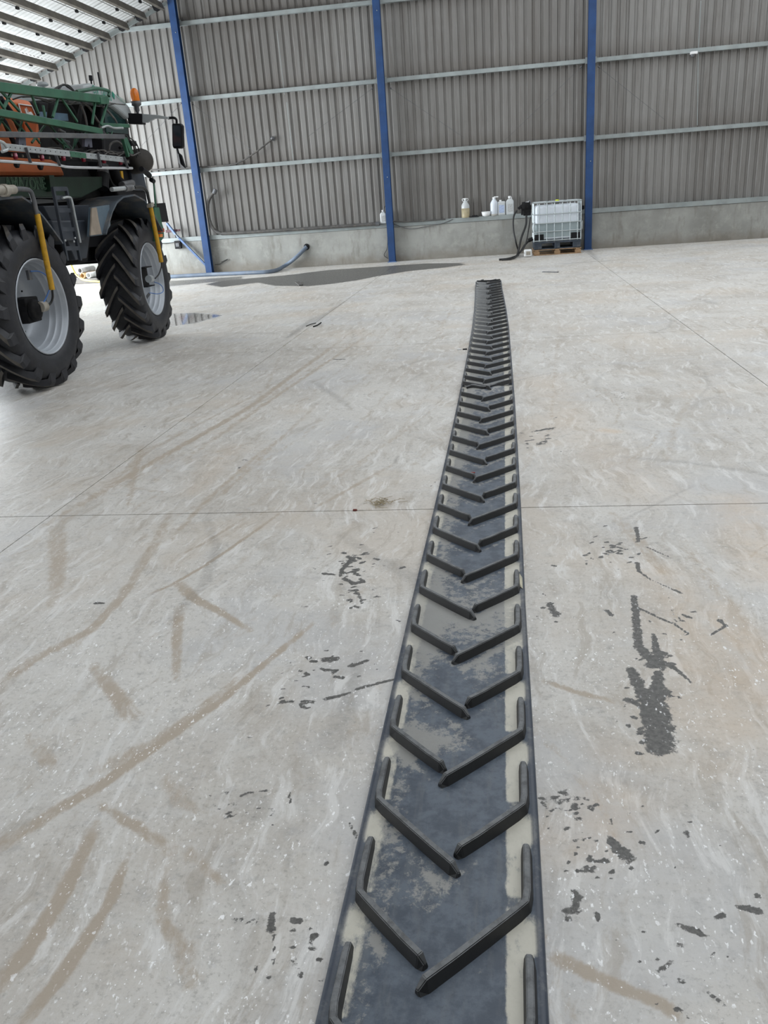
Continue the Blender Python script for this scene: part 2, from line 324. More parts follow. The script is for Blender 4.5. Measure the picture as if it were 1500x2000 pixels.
# strokes: (mask, pixel polyline, width in metres (start, end), strength)
DAMP, TAN, ORA, SMU, SCR, GLO = range(6)
STROKES = [
 (DAMP, [(1238,1165),(1243,1215),(1247,1262),(1268,1285),(1290,1300)], (.012,.022), 1.1),
 (DAMP, [(1276,1240),(1283,1280),(1272,1300)], (.010,.022), 1.0),(DAMP, [(1262,1283),(1292,1293),(1318,1305),(1350,1333)], (.02,.006), 1.),
 (DAMP, [(1232,1308),(1245,1335),(1262,1362),(1275,1400),(1285,1460)], (.015,.035), 1.15),
 (DAMP, [(1286,1315),(1283,1350),(1290,1400),(1290,1455)], (.016,.040), 1.15),
 (DAMP, [(1222,1365),(1252,1378),(1280,1385)], (.014,.012), 1.),(DAMP, [(1255,1395),(1270,1420)], (.012,.02), 1.),
 (DAMP, [(1238,1183),(1290,1208),(1315,1218),(1345,1238)], (.008,.006), 1.),(DAMP, [(1243,1030),(1247,1058)], (.012,.01), 1.),
 (DAMP, [(1245,1100),(1247,1115),(1268,1130)], (.012,.006), 1.),(DAMP, [(1270,1132),(1300,1145),(1330,1158)], (.003,.009), .9),
 (DAMP, [(1262,1068),(1305,1087)], (.006,.006), .9),(DAMP, [(1072,1180),(1086,1200)], (.012,.02), 1.),(DAMP, [(1185,1193),(1195,1202)], (.012,.01), 1.),
 (DAMP, [(1388,1240),(1405,1230),(1418,1222),(1406,1212)], (.004,.012), 1.),
 (DAMP, [(1332,1200),(1350,1207)], (.008,.008), 1.),(DAMP, [(1304,1160),(1320,1215)], (.008,.012), .55),
 (DAMP, [(690,1090),(668,1112),(664,1125)], (.02,.008), 1.),(DAMP, [(632,1120),(656,1123)], (.012,.006), 1.),(DAMP, [(672,1130),(692,1140),(706,1136)], (.012,.018), 1.),
 (DAMP, [(690,1085),(720,1082)], (.018,.01), .75),(DAMP, [(700,1160),(708,1178)], (.012,.008), .8),
 (DAMP, [(634,1288),(655,1287)], (.016,.016), 1.05),(DAMP, [(687,1299),(702,1296),(718,1290)], (.015,.008), 1.),(DAMP, [(630,1308),(660,1309)], (.008,.006), 1.),
 (DAMP, [(636,1365),(660,1360),(685,1352)], (.010,.007), 1.),(DAMP, [(697,1346),(730,1337),(770,1327)], (.009,.007), 1.),(DAMP, [(592,1370),(610,1371)], (.008,.011), 1.),
 (DAMP, [(545,1373),(572,1370)], (.006,.008), 1.),(DAMP, [(655,1322),(670,1324)], (.010,.009), 1.),(DAMP, [(188,1178),(203,1178)], (.014,.008), 1.),
 (DAMP, [(531,1785),(531,1815)], (.010,.012), 1.),(DAMP, [(535,1830),(534,1885)], (.004,.005), .9),(DAMP, [(572,1798),(586,1800)], (.010,.009), 1.),(DAMP, [(500,1885),(501,1900)], (.005,.006), .9),
 (DAMP, [(570,1880),(590,1900)], (.014,.012), .72),(DAMP, [(565,1545),(566,1570)], (.004,.005), .9),(DAMP, [(635,1690),(640,1685)], (.006,.006), .9),(DAMP, [(480,1550),(525,1543)], (.007,.006), .8),
 (DAMP, [(682,1605),(695,1635)], (.005,.008), .8),(DAMP, [(150,1612),(158,1612)], (.008,.006), .62),
 (DAMP, [(1192,1640),(1205,1655),(1222,1670)], (.012,.022), 1.05),(DAMP, [(1148,1680),(1180,1682)], (.008,.006), .9),(DAMP, [(1128,1700),(1158,1700)], (.010,.010), .85),
 (DAMP, [(1120,1742),(1128,1765),(1120,1780)], (.012,.014), .9),(DAMP, [(1105,1780),(1110,1800)], (.016,.008), .7),(DAMP, [(1166,1785),(1167,1798)], (.008,.005), 1.),
 (DAMP, [(1322,1805),(1345,1815),(1365,1823)], (.006,.011), 1.05),(DAMP, [(1398,1792),(1415,1786)], (.008,.006), 1.),(DAMP, [(1437,1770),(1460,1775),(1480,1780)], (.006,.012), 1.05),
 (DAMP, [(1328,1845),(1330,1848)], (.007,.007), 1.),(DAMP, [(1340,1627),(1345,1632)], (.008,.008), .95),(DAMP, [(1480,1750),(1481,1752)], (.008,.008), 1.),(DAMP, [(1285,1895),(1312,1878)], (.008,.006), .8),
 (DAMP, [(1325,1915),(1335,1918)], (.006,.006), .9),(DAMP, [(1385,1940),(1420,1965)], (.005,.006), .9),(DAMP, [(1320,1972),(1330,1974)], (.007,.007), .9),(DAMP, [(1250,1645),(1258,1648)], (.008,.008), .9),
 (DAMP, [(1192,1598),(1193,1610)], (.006,.005), .9),(DAMP, [(1092,1565),(1120,1560)], (.012,.014), .72),(DAMP, [(1060,1560),(1075,1590)], (.010,.010), .66),(DAMP, [(1150,1575),(1158,1582)], (.010,.008), .9),(DAMP, [(1100,1548),(1128,1560)], (.014,.016), .62),
 (DAMP, [(1040,843),(1080,836)], (.02,.03), .8),(DAMP, [(1050,868),(1065,866)], (.02,.02), .8),(DAMP, [(1025,862),(1045,858)], (.015,.012), .8),
 (DAMP, [(652,702),(672,702)], (.022,.022), .95),(DAMP, [(466,913),(468,914)], (.016,.016), .9),(DAMP, [(474,898),(484,899)], (.014,.012), .9),
 (DAMP, [(820,940),(850,942)], (.006,.012), .7),
 (SMU, [(600,628),(560,660),(590,640),(615,620)], (.02,.05), .7),(SMU, [(604,636),(640,610),(680,585)], (.05,.02), .6),
 (SMU, [(430,1550),(500,1560),(520,1590),(450,1580)], (.03,.03), .35),(SMU, [(1180,1500),(1240,1530),(1280,1562)], (.03,.03), .25),
 (SMU, [(740,978),(756,980)], (.03,.03), .25),(SMU, [(760,940),(772,910),(776,890)], (.004,.004), .8),
 (SMU, [(1000,1290),(1010,1286)], (.01,.01), .5),
 (SMU, [(330,655),(420,650),(560,652)], (.02,.01), .55),(SMU, [(160,690),(240,682),(330,668)], (.03,.02), .5),
 (SMU, [(1100,515),(1180,510),(1235,505)], (.06,.03), .7),(SMU, [(1290,499),(1360,495)], (.06,.02), .5),(SMU, [(900,528),(960,524),(1000,522)], (.06,.03), .5),(SMU, [(1060,531),(1090,531)], (.05,.05), .7),
 (SMU, [(1145,485),(1155,495),(1168,508)], (.06,.05), .55),
 (TAN, [(500,1650),(440,1750),(390,1830),(340,1920),(300,1990)], (.015,.035), .0),
 (TAN, [(190,1612),(150,1690),(110,1770),(50,1860),(0,1925)], (.03,.035), .8),(TAN, [(250,1670),(215,1760),(170,1830),(110,1920),(50,1990)], (.02,.03), .8),
 (TAN, [(0,1650),(100,1590),(200,1530),(330,1440),(430,1370),(560,1260),(615,1215)], (.04,.02), .7),(TAN, [(200,1500),(300,1455),(400,1380),(470,1320)], (.06,.02), .5),
 (TAN, [(550,1000),(480,1050),(400,1105),(330,1145),(290,1160)], (.018,.014), .7),(TAN, [(480,1010),(400,1060),(360,1080)], (.02,.02), .5),
 (TAN, [(350,1140),(380,1170),(430,1195),(490,1232)], (.045,.02), .7),(TAN, [(350,1185),(345,1260),(345,1330)], (.04,.02), .6),
 (TAN, [(185,1300),(220,1350),(260,1400)], (.035,.05), .6),(TAN, [(60,1440),(90,1480),(100,1500)], (.04,.04), .45),(TAN, [(340,990),(250,1150),(180,1230),(60,1290),(0,1340)], (.03,.05), .55),
 (TAN, [(330,1030),(230,1180),(150,1260)], (.02,.03), .5),(TAN, [(110,1030),(115,1100),(105,1180)], (.08,.05), .5),
 (TAN, [(190,1570),(260,1610),(330,1660)], (.02,.03), .6),(TAN, [(340,1640),(320,1720),(315,1800),(360,1850),(370,1920)], (.012,.04), .5),(TAN, [(360,1660),(440,1730)], (.03,.02), .4),
 (TAN, [(330,1510),(345,1560),(400,1590)], (.05,.02), .4),(TAN, [(1080,1870),(1130,1890),(1200,1925),(1290,1960),(1330,1990)], (.028,.02), .8),
 (TAN, [(1060,1330),(1120,1350),(1200,1370)], (.02,.02), .6),(TAN, [(570,640),(520,760),(290,880),(100,1040),(0,1100)], (.02,.05), .35),
 (TAN, [(700,640),(480,800),(250,930),(80,1030)], (.05,.05), .55),(TAN, [(740,640),(560,760),(300,940)], (.04,.04), .45),(TAN, [(560,845),(490,900),(390,990),(330,1060)], (.03,.03), .45),
 (TAN, [(620,790),(545,860),(440,960),(380,1000)], (.03,.03), .4),(TAN, [(280,870),(262,920),(252,990)], (.05,.03), .5),(TAN, [(780,900),(700,945),(600,1000)], (.03,.025), .5),
 (TAN, [(900,760),(780,850),(690,910),(560,1000)], (.02,.03), .35),
 (ORA, [(1290,1120),(1350,1200),(1360,1260),(1400,1330),(1420,1400)], (.07,.10), .35),(ORA, [(1400,1190),(1460,1280),(1490,1340)], (.05,.10), .5),(ORA, [(1440,980),(1470,1060),(1500,1120)], (.08,.08), .4),
 (ORA, [(1180,840),(1200,843)], (.04,.03), .55),(ORA, [(1050,740),(1150,860),(1260,960)], (.12,.12), .22),(ORA, [(1340,1300),(1440,1340),(1490,1380)], (.03,.04), .4),
 (ORA, [(1200,1470),(1300,1480),(1420,1500)], (.05,.05), .2),(ORA, [(1060,1640),(1160,1640),(1200,1560)], (.05,.06), .3),(ORA, [(1330,1380),(1400,1440)], (.08,.05), .3),(ORA, [(450,880),(380,960)], (.10,.05), .2),
 (TAN, [(1190,1000),(1250,1060),(1320,1160)], (.06,.04), .4),(TAN, [(1330,1050),(1400,1150),(1480,1250)], (.05,.05), .35),(TAN, [(1370,740),(1320,830),(1300,900)], (.03,.05), .3),
 (SCR, [(1270,930),(1350,1040),(1440,1160)], (.03,.02), .55),(SCR, [(1230,1090),(1300,1140),(1420,1260),(1500,1350)], (.02,.03), .55),(SCR, [(1390,1170),(1430,1220)], (.07,.04), .5),
 (SCR, [(1210,1150),(1225,1200),(1230,1260)], (.025,.03), .5),(SCR, [(1310,720),(1340,870),(1400,960)], (.06,.04), .4),(SCR, [(1170,640),(1290,700),(1400,820)], (.08,.06), .3),
 (SCR, [(620,1000),(560,1060),(480,1100)], (.06,.04), .4),(SCR, [(60,1560),(200,1470),(330,1400)], (.05,.04), .45),(SCR, [(450,1260),(530,1210),(600,1140)], (.05,.05), .35),(SCR, [(700,700),(640,820),(560,900)], (.12,.08), .3),
 (SCR, [(150,1000),(260,1090),(200,1180)], (.06,.05), .35),(SCR, [(420,1430),(500,1480),(560,1560)], (.08,.06), .3),
]
for k in range(150):   # faint wheel tracks and broom marks swept across the dust
    x0 = random.uniform(-2.7, 3.2); y0 = random.uniform(1.1, 13)
    L = random.uniform(.3, 1.6)*(0.6+y0/10); ang = random.choice([random.gauss(1.05, .3), random.gauss(2.0, .3), random.gauss(1.5, .2)])
    b = random.uniform(-.5, .5)
    pts = [(x0+math.cos(ang+b*s)*L*s, y0+math.sin(ang+b*s)*L*s) for s in (0, .33, .66, 1)]
    STROKES.append((random.choice([TAN, TAN, SCR, SCR, SMU]), ('w', pts), (random.uniform(.008, .05), random.uniform(.005, .03)), random.uniform(.15, .45)))
for k in range(9):
    x0 = -2.4+k*.38; STROKES.append((TAN, ('w', [(x0-1.2, 2.2), (x0-.3, 6), (x0+.1, 11), (x0+.2, 18)]), (.025, .04), .25))
def splat(cx, cy, sx, sy, n, r0=.004, r1=.012, st=1.0, kind=DAMP):
    for k in range(n):
        x = random.gauss(cx, sx); y = random.gauss(cy, sy); STROKES.append((kind, [(x, y), (x+random.uniform(2, 9), y+random.uniform(-3, 3))], (random.uniform(r0, r1),)*2, st))
splat(1175,1080,45,22,18,.003,.007); splat(1255,1330,40,50,22,.003,.007); splat(690,1120,50,45,26,.002,.006); splat(640,1320,60,30,20,.002,.006); splat(1150,1640,70,60,26,.002,.005); splat(1200,1075,28,12,16); splat(690,1105,30,22,26); splat(1160,1095,30,10,8); splat(700,1170,14,14,8); splat(1310,1355,14,14,5)
splat(610,1300,28,10,8); splat(560,1375,22,6,6); splat(1100,1570,30,18,22,.003,.010,.9); splat(1110,1650,18,12,8,.004,.008,.8); splat(1180,1690,30,14,12,.003,.007)
splat(590,1850,40,50,18,.003,.008,.85); splat(490,1800,18,14,10,.004,.009,.7); splat(480,1575,35,20,34,.003,.006,.75); splat(1060,855,26,14,18,.008,.02,.8)
splat(1290,1270,12,16,8); splat(1270,1400,20,30,20,.004,.012); splat(1330,1220,26,16,10,.003,.007,.9); splat(1200,780,18,10,8,.008,.014,.7); splat(1300,1880,60,50,14,.003,.006,.9)
splat(1060,1180,25,25,8,.003,.008); splat(1000,560,400,60,30,.004,.010,.7); splat(400,1000,300,300,50,.002,.005,.8); splat(1300,1500,150,300,30,.002,.005,.8); splat(300,800,200,60,20,.004,.01,.7)
for k in range(len(STROKES)):
    s_ = STROKES[k]; pts = np.array(s_[1][1]) if isinstance(s_[1], tuple) else P2(s_[1]); STROKES[k] = (s_[0], pts, s_[2], s_[3])
def poly_w(pts): return P2(pts)
PUDDLES = [(P2([(395,556),(430,548),(560,537),(640,527),(760,519),(830,514),(905,513),(915,517),(870,523),(800,530),(740,540),(700,548),(650,555),(600,560),(530,559),(500,553),(430,562)]), 0, .66, .08),
           (P2([(240,556),(320,549),(400,544),(480,539),(480,546),(400,553),(330,560),(240,566)]), 0, .60, .10),
           (P2([(322,612),(385,610),(425,613),(438,616),(420,622),(388,631),(322,641)]), 0, .60, 1.0),
           (P2([(60,640),(200,600),(330,596),(322,640),(240,668),(165,690),(60,720)]), 0, .42, .30),
           (P2([(150,556),(330,552),(335,600),(150,620)]), 0, .15, .55)]
def inpoly(Q, P):
    ins = np.zeros(len(Q), bool); n = len(P); j = n-1
    for i in range(n):
        xi, yi = P[i]; xj, yj = P[j]
        if abs(yj-yi) > 1e-12:
            c = ((yi > Q[:, 1]) != (yj > Q[:, 1])) & (Q[:, 0] < (xj-xi)*(Q[:, 1]-yi)/(yj-yi)+xi); ins ^= c
        j = i
    return ins
def polydist(Q, P):
    d = np.full(len(Q), 1e9)
    for i in range(len(P)):
        dd, _ = seg_d(Q, P[i-1], P[i]); d = np.minimum(d, dd)
    return np.where(inpoly(Q, P), d, -d)
def slab(x0, x1, y0, y1, step, name='concrete_slab'):
    g = .004
    x0 += g; x1 -= g; y0 += g; y1 -= g
    nx = max(2, int((x1-x0)/step)+1); ny = max(2, int((y1-y0)/step)+1)
    X, Y = np.meshgrid(np.linspace(x0, x1, nx), np.linspace(y0, y1, ny)); Q = np.stack([X.ravel(), Y.ravel()], 1)
    N = len(Q); m = np.zeros((N, 6))
    for kind, P, w, st in STROKES:
        lo = P.min(0)-.3; hi = P.max(0)+.3
        sel = np.where((Q[:, 0] > lo[0]) & (Q[:, 0] < hi[0]) & (Q[:, 1] > lo[1]) & (Q[:, 1] < hi[1]))[0]
        if not len(sel): continue
        q = Q[sel]; tot = max(1, len(P)-1); best = np.zeros(len(sel)); wk = {TAN: .72, DAMP: 1.15, ORA: 1.7}.get(kind, 1.0)
        for i in range(len(P)-1):
            d, t = seg_d(q, P[i], P[i+1]); ww = wk*(w[0]+(w[1]-w[0])*((i+t)/tot))
            # strokes start and end as brushes of dust do, thin and faint
            ww = np.maximum(ww, .3*step)
            if kind == DAMP: v = np.clip(1.0-.5*d/ww, 0, 1)*.92
            else: v = np.exp(-(d/(ww*1.15))**4)*np.sin(PI*np.clip(((i+t)/tot)*.9+.05, 0, 1))**.4 if kind in (TAN, SMU) else np.exp(-(d/(ww*1.1))**2)
            best = np.maximum(best, v)
        m[sel, kind] = np.maximum(m[sel, kind], best*st)
    for P, _, st, gl in PUDDLES:
        if P[:, 1].max() < y0 or P[:, 1].min() > y1: continue
        d = polydist(Q, P); e = np.clip(d/.25+.5, 0, 1); m[:, DAMP] = np.maximum(m[:, DAMP], e*st); m[:, GLO] = np.maximum(m[:, GLO], np.clip(d/.15+.3, 0, 1)*gl)
    zs = np.zeros(N)
    co = np.column_stack([Q[:, 0]-x0, Q[:, 1]-y0, zs])
    # skirt so that the joint has depth
    idx = np.arange(N).reshape(ny, nx); a = idx[:-1, :-1].ravel(); b = idx[:-1, 1:].ravel(); c = idx[1:, 1:].ravel(); d = idx[1:, :-1].ravel()
    faces = np.column_stack([a, b, c, d])
    ring = list(idx[0, :]) + list(idx[1:, -1]) + list(idx[-1, -2::-1]) + list(idx[-2:0:-1, 0])
    low = co[ring].copy(); low[:, 2] = -.03
    R = len(ring); sk = [(ring[(i+1) % R], ring[i], N+i, N+(i+1) % R) for i in range(R)]
    me = bpy.data.meshes.new(name); me.from_pydata(np.vstack([co, low]).tolist(), [], faces.tolist()+sk)
    M = np.vstack([m, np.zeros((R, 6))])
    for nm, s in (('m1', slice(0, 3)), ('m2', slice(3, 6))):
        at = me.color_attributes.new(nm, 'FLOAT_COLOR', 'POINT'); at.data.foreach_set('color', np.column_stack([M[:, s], np.ones(len(M))]).astype(np.float32).ravel())
    me.materials.append(M_FLOOR); o = bpy.data.objects.new(name, me); COL.objects.link(o); o.parent = floor; o.location = (x0, y0, 0)
XS = [-13.4, -7.8, -2.80, 2.20, 7.2, 14.9]; YS = [-8.9, .8, 4.385, 10.0, 15.6, 21.2, 23.72]
for i in range(5):
    for j in range(6):
        st = .5
        if j == 1 and i in (1, 2): st = .0095
        elif j == 1 and i == 3: st = .1
        elif j == 2 and i in (1, 2, 3): st = .022
        elif j == 3 and i in (1, 2, 3): st = .04
        elif j >= 4 and i in (1, 2, 3): st = .06
        elif i == 0 and j >= 2: st = .15
        if j == 1 and i == 1: st = .06
        slab(XS[i], XS[i+1], YS[j], YS[j+1], st)

# ------------------------------------------------------------------ WALLS
wall = MB().box((0.75, 23.86, .455), (28.3, .28, .91)).build('wall_back', M_CONC, None, origin=(0, 23.72, 0)); tag(wall, kind='structure')
def sheet(x0, nrib, pitch, z0, z1, Y, parent, mt, dz=0):
    prof = []
    for k in range(nrib):
        b = x0+k*pitch
        prof += [(b, 0), (b+pitch*.55, 0), (b+pitch*.66, .032), (b+pitch*.89, .032)]
    prof.append((x0+nrib*pitch, 0)); mb = MB(); vs = []
    for x, d in prof: vs += [(x, Y+d, z0), (x, Y+d, z1)]
    n = len(prof); mb.add(vs, [(2*i, 2*i+2, 2*i+3, 2*i+1) for i in range(n-1)])
    mb.add([(x, y+.006, z) for x, y, z in vs], [(2*i+1, 2*i+3, 2*i+2, 2*i) for i in range(n-1)])
    return mb.build('cladding_sheet', mt, parent)
pitch_ = .2083
x = -13.4; k = 0
while x < 14:
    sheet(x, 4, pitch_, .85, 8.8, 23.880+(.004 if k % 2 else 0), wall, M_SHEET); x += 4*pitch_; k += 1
COLX = [-8.333, -2.998, 2.334, 7.67]
zl = .972; bays = [(-13.4, -8.333), (-8.333, -2.998), (-2.998, 2.334), (2.334, 7.67), (7.67, 14.9)]
for a, b in bays:
    for z in (2.762, 4.55, 6.34, 8.1):
        mb = MB().box(((a+b)/2, 23.770, z+.0), (b-a-.10, .012, .092)).box(((a+b)/2, 23.820, z+.044), (b-a-.10, .1, .010)).box(((a+b)/2, 23.820, z-.044), (b-a-.10, .1, .010))
        mb.build('steel_rail', M_GALV, wall)
    MB().box(((a+b)/2, 23.705, zl+.0), (b-a-.06, .012, .11)).box(((a+b)/2, 23.790, zl+.055), (b-a-.06, .18, .012)).box(((a+b)/2, 23.720, zl-.05), (b-a-.06, .03, .012)).build('ledge_rail', M_GALV, wall)
cl = ['blue steel post nearest the sprayer with diagonal brace', 'blue steel post in the middle of the back wall', 'blue steel post beside the caged liquid tank', 'blue steel post out of sight at far right']
for i in range(3):
    X = COLX[i]; e = empty('steel_post', (X, 23.620, 0), cl[i], 'post', 'blue steel posts along the back wall')
    MB().box((X, 23.520, 4.4), (.18, .014, 8.78)).build('front_flange', M_BLUE, e)
    MB().box((X, 23.605, 4.4), (.012, .156, 8.78)).build('web', M_BLUE, e)
    MB().box((X, 23.690, 4.4), (.18, .014, 8.78)).build('rear_flange', M_BLUE, e)
    MB().box((X, 23.590, .008), (.24, .24, .016)).build('base_plate', M_BLUEWEAR, e)
    for z in (2.762, 4.55, 6.34): MB().box((X, 23.705, z), (.28, .012, .14)).build('rail_cleat', M_GALV, e)
    for z in (2.2, 6.1): MB().lathe([(.012, 0), (.012, .008), (0, .01)], 8, (X+.02, 23.512, z), (0, -1, 0)).build('bolt_head', M_GALV, e)
# diagonal brace at first post
br = empty('knee_brace', WL(365, 475, 23.620), 'slanting blue brace strut at foot of the post nearest the sprayer', 'brace')
MB().bar(WL(345, 460, 23.620), WL(411, 527, 23.620), .07, .05).build('strut_bar', M_BLUEWEAR, br)
MB().bar(WL(326, 436, 23.660), WL(343, 458, 23.620), .07, .05).build('upper_strut_bar', M_BLUEWEAR, br)
MB().bar(WL(343, 457, 23.620), WL(350, 465, 23.620), .10, .02).build('bracket', M_GALV, br)
# brace wires in the bays
def wire(a, b, lab):
    mb = MB().tube([a, b], .004, 5, False); mb.tube([a+Vector((0,-.03,0)), a+(b-a)*.02+Vector((0,-.03,0))], .02, 6, False)
    tag(mb.build('brace_wire', M_GREYBAR, None), lab, 'wire', 'thin brace wires on the back wall')
wire(WL(1136, 130, 23.710), WL(985, 275, 23.710), 'thin bracing wire slanting down left of the post by the tank')
wire(WL(1168, 130, 23.710), WL(1300, 235, 23.710), 'thin bracing wire slanting down right of the post by the tank')
wire(WL(762, 172, 23.710), WL(905, 268, 23.710), 'thin bracing wire slanting down right of the middle post')
wire(WL(728, 172, 23.710), WL(600, 268, 23.710), 'thin bracing wire slanting down left of the middle post')
wire(WL(356, 200, 23.710), WL(262, 300, 23.710), 'thin bracing wire running down behind the wing mirror')
wire(WL(376, 203, 23.710), WL(500, 300, 23.710), 'thin bracing wire slanting down right of the post nearest the sprayer')
# seams
MB().tube([WL(541, 60, 23.850), WL(556, 185, 23.850)], .006, 5, False).build('conduit', M_GALV, wall)
MB().tube([WL(560, 200, 23.850), WL(573, 315, 23.850)], .006, 5, False).build('conduit', M_GALV, wall)
MB().tube([WL(1369, 2, 23.850), WL(1364, 100, 23.850), WL(1362, 245, 23.850)], .009, 5, False).build('conduit', M_GALV, wall)
# other walls of the hall, out of view
wf = MB().box((0, -9.1, 4.8), (30, .2, 9.6)).build('wall_front', mat('grey_wall_inner', (.20, .20, .195), .8), None); tag(wf, kind='structure')
rear_sky_block = MB().box((0.75, -5.2, 8.9), (28.5, 7.8, .12)).build('ceiling', mat('grey_sky_block', (.2, .2, .2), .8), None); tag(rear_sky_block, kind='structure')  # unseen panel added to block sky from behind, darkening near lug faces
left_sky_block = MB().box((-6.2, 11.2, 8.9), (6.6, 24.8, .12)).build('ceiling', mat('grey_sky_block', (.2, .2, .2), .8), None); tag(left_sky_block, kind='structure')  # unseen roof strip added to shade the sprayer and left floor
near_left_sky_block = MB().box((-8.5, 2.0, 8.7), (10.0, 8.0, .12)).build('ceiling', mat('grey_sky_block', (.2, .2, .2), .8), None); tag(near_left_sky_block, kind='structure')  # added out of view to cut skylight on the near left floor
wr = MB().box((15.0, 8.5, 4.8), (.2, 35, 9.6)).build('wall_right', mat('grey_wall_inner', (.2, .2, .2)), None); tag(wr, kind='structure')

# ------------------------------------------------------------------ LEAN-TO ROOF on the left
rs = .3476; rth = math.atan(rs)
def RZ(X): return 6.62+(X+9.13)*rs
RY0 = 6.0
ceil = MB().bar((-8.5, 23.70, RZ(-8.5)-.02), (-13.6, 23.70, RZ(-13.6)-.02), .05, .09).build('ceiling', M_GALV, None); tag(ceil, kind='structure')
pX = [-8.62, -9.13, -9.65, -10.2, -10.75, -11.3, -11.85, -12.4, -12.95, -13.5]
dv = Vector((math.cos(rth), 0, math.sin(rth))); nv = Vector((-math.sin(rth), 0, math.cos(rth)))
def slabbox(c, L, Wd, T): 
    Mx = Matrix((dv, Vector((0, 1, 0)), nv)).transposed(); return MB().box(c, (Wd, L, T), Mx)
for i, X in enumerate(pX):
    c = Vector((X, (23.72+RY0)/2, RZ(X)-.02)); slabbox(c+nv*-.06, 23.72-RY0-.3, .07, .17).build('purlin', M_PURLIN, ceil)
    # bracket at gable end
    if i < len(pX)-1:
        Xm = X-.12; slabbox(Vector((Xm, 23.520, RZ(Xm)-.05)), .22, .12, .12).build('end_bracket', M_BLACK, ceil)
        Xm = (pX[i]+pX[i+1])/2
        mb = MB().tube([(Xm, RY0, RZ(Xm)+.03), (Xm, 23.620, RZ(Xm)+.03)], .008, 5, False); mb.build('tie_wire', M_GREYBAR, ceil)
        mb = MB()
        for q in range(12):
            yy = 22.8-q*1.45-(.3 if i % 2 else 0); mb.box((Xm, yy, RZ(Xm)+.015), (.05, .10, .06))
        o = mb.build('sheet_clip', M_BLACK, ceil); o['kind'] = 'stuff'
# sheets
for j in range(20):
    y1 = 23.66-j*.93; y0 = y1-.91
    for i in range(3):
        xa, xb = [(-8.5, -10.2), (-10.18, -11.85), (-11.87, -13.75)][i]
        mt = M_OPAQUE if (i == 2 and j in (2, 3, 5, 6, 9)) else M_SKYLIGHT
        mb = MB(); pr = []
        for q in range(5): pr += [(y0+q*.182, 0), (y0+q*.182+.12, 0), (y0+q*.182+.14, .03), (y0+q*.182+.165, .03)]
        pr.append((y1, 0)); vs = []
        for yy, d in pr:
            for X in (xa, xb): vs.append(Vector((X, yy, RZ(X)+.07+i*-.004)) + nv*d)
        mb.add(vs, [(2*q, 2*q+1, 2*q+3, 2*q+2) for q in range(len(pr)-1)]); mb.build('roof_sheet', mt, ceil)
eave = MB().box((-13.6, 14.8, RZ(-13.6)-.25), (.16, 17.7, .32)).build('trim_1', M_RAIL, None); tag(eave, kind='structure')
for yy in (6.5, 12, 17.5, 23.2):
    tag(MB().box((-13.6, yy, 2.3), (.18, .18, 4.5)).build('trim_2', M_BLUE, None), kind='structure')

# ------------------------------------------------------------------ RUBBER TRACK
cy = [0.2, 1.25, 1.83, 3.2, 4.33, 5.5, 7, 8.87, 11, 12.6, 14.3, 15.3, 16.3]; cx = [-.188, -.180, -.175, -.170, -.158, -.150, -.144, -.144, -.150, -.170, -.202, -.225, -.240]
def bx(y): return float(np.interp(y, cy, cx))
BW0 = .247; BZ = .022
YB = FL(945, 756, .05).y
def bw(y): return float(np.interp(y, [1, 2.5, 5, 9, 16], [.256, .253, .246, .241, .245]))
def bump_z(y): return .035*math.exp(-((y-YB)/.11)**2)
track = empty('rubber_track', (bx(1), 1.0, 0), 'long black rubber belt with chevron lugs laid out flat on the concrete floor', 'rubber track')
def track_mat():
    t = NT('worn_track_rubber')
    a = t.n('ShaderNodeSeparateColor', {0: t.n('ShaderNodeAttribute', attribute_name='tm').outputs['Color']}); dust, patch, band = a.outputs
    geo = t.n('ShaderNodeNewGeometry').outputs['Position']
    n1 = t.noise(14, 8, geo, .7); n2 = t.noise(60, 8, geo, .75); n3 = t.noise(8, 8, t.mp((3, .5, 1), co=geo), .65)
    c = t.mix(t.ramp(n1, .38, .62), (.036, .052, .078), (.092, .116, .150))
    c = t.mix(t.math('MULTIPLY', t.ramp(n3, .48, .72), .55), c, (.125, .14, .155))
    c = t.mix(t.math('MULTIPLY', t.ramp(n2, .52, .72), .5), c, (.022, .028, .040))
    e = t.math('ADD', dust, t.math('MULTIPLY', t.math('SUBTRACT', t.noise(26, 9, t.mp((1, .5, 1), co=geo), .8), .5), 1.1))
    c = t.mix(t.math('MULTIPLY', t.ramp(e, .38, .72), .92), c, t.mix(n1, (.46, .44, .37), (.68, .65, .56)))
    e2 = t.math('ADD', patch, t.math('MULTIPLY', t.math('SUBTRACT', t.noise(34, 9, geo, .8), .5), 1.5))
    c = t.mix(t.math('MULTIPLY', t.ramp(e2, .5, .7), .7), c, (.34, .33, .30))
    c = t.mix(t.math('MULTIPLY', band, .8), c, t.mix(t.ramp(t.noise(20, 8, geo, .7), .5, .75), (.040, .050, .072), (.16, .17, .175)))
    t.base(c); t.rough(t.math('MULTIPLY_ADD', n1, .3, .28)); t.bump(t.math('ADD', n1, t.math('MULTIPLY', n2, .4)), .35, .003); return t.m
Y0B, Y1B = .35, 16.30
PER = .3462; TIP0 = 1.30-PER*3
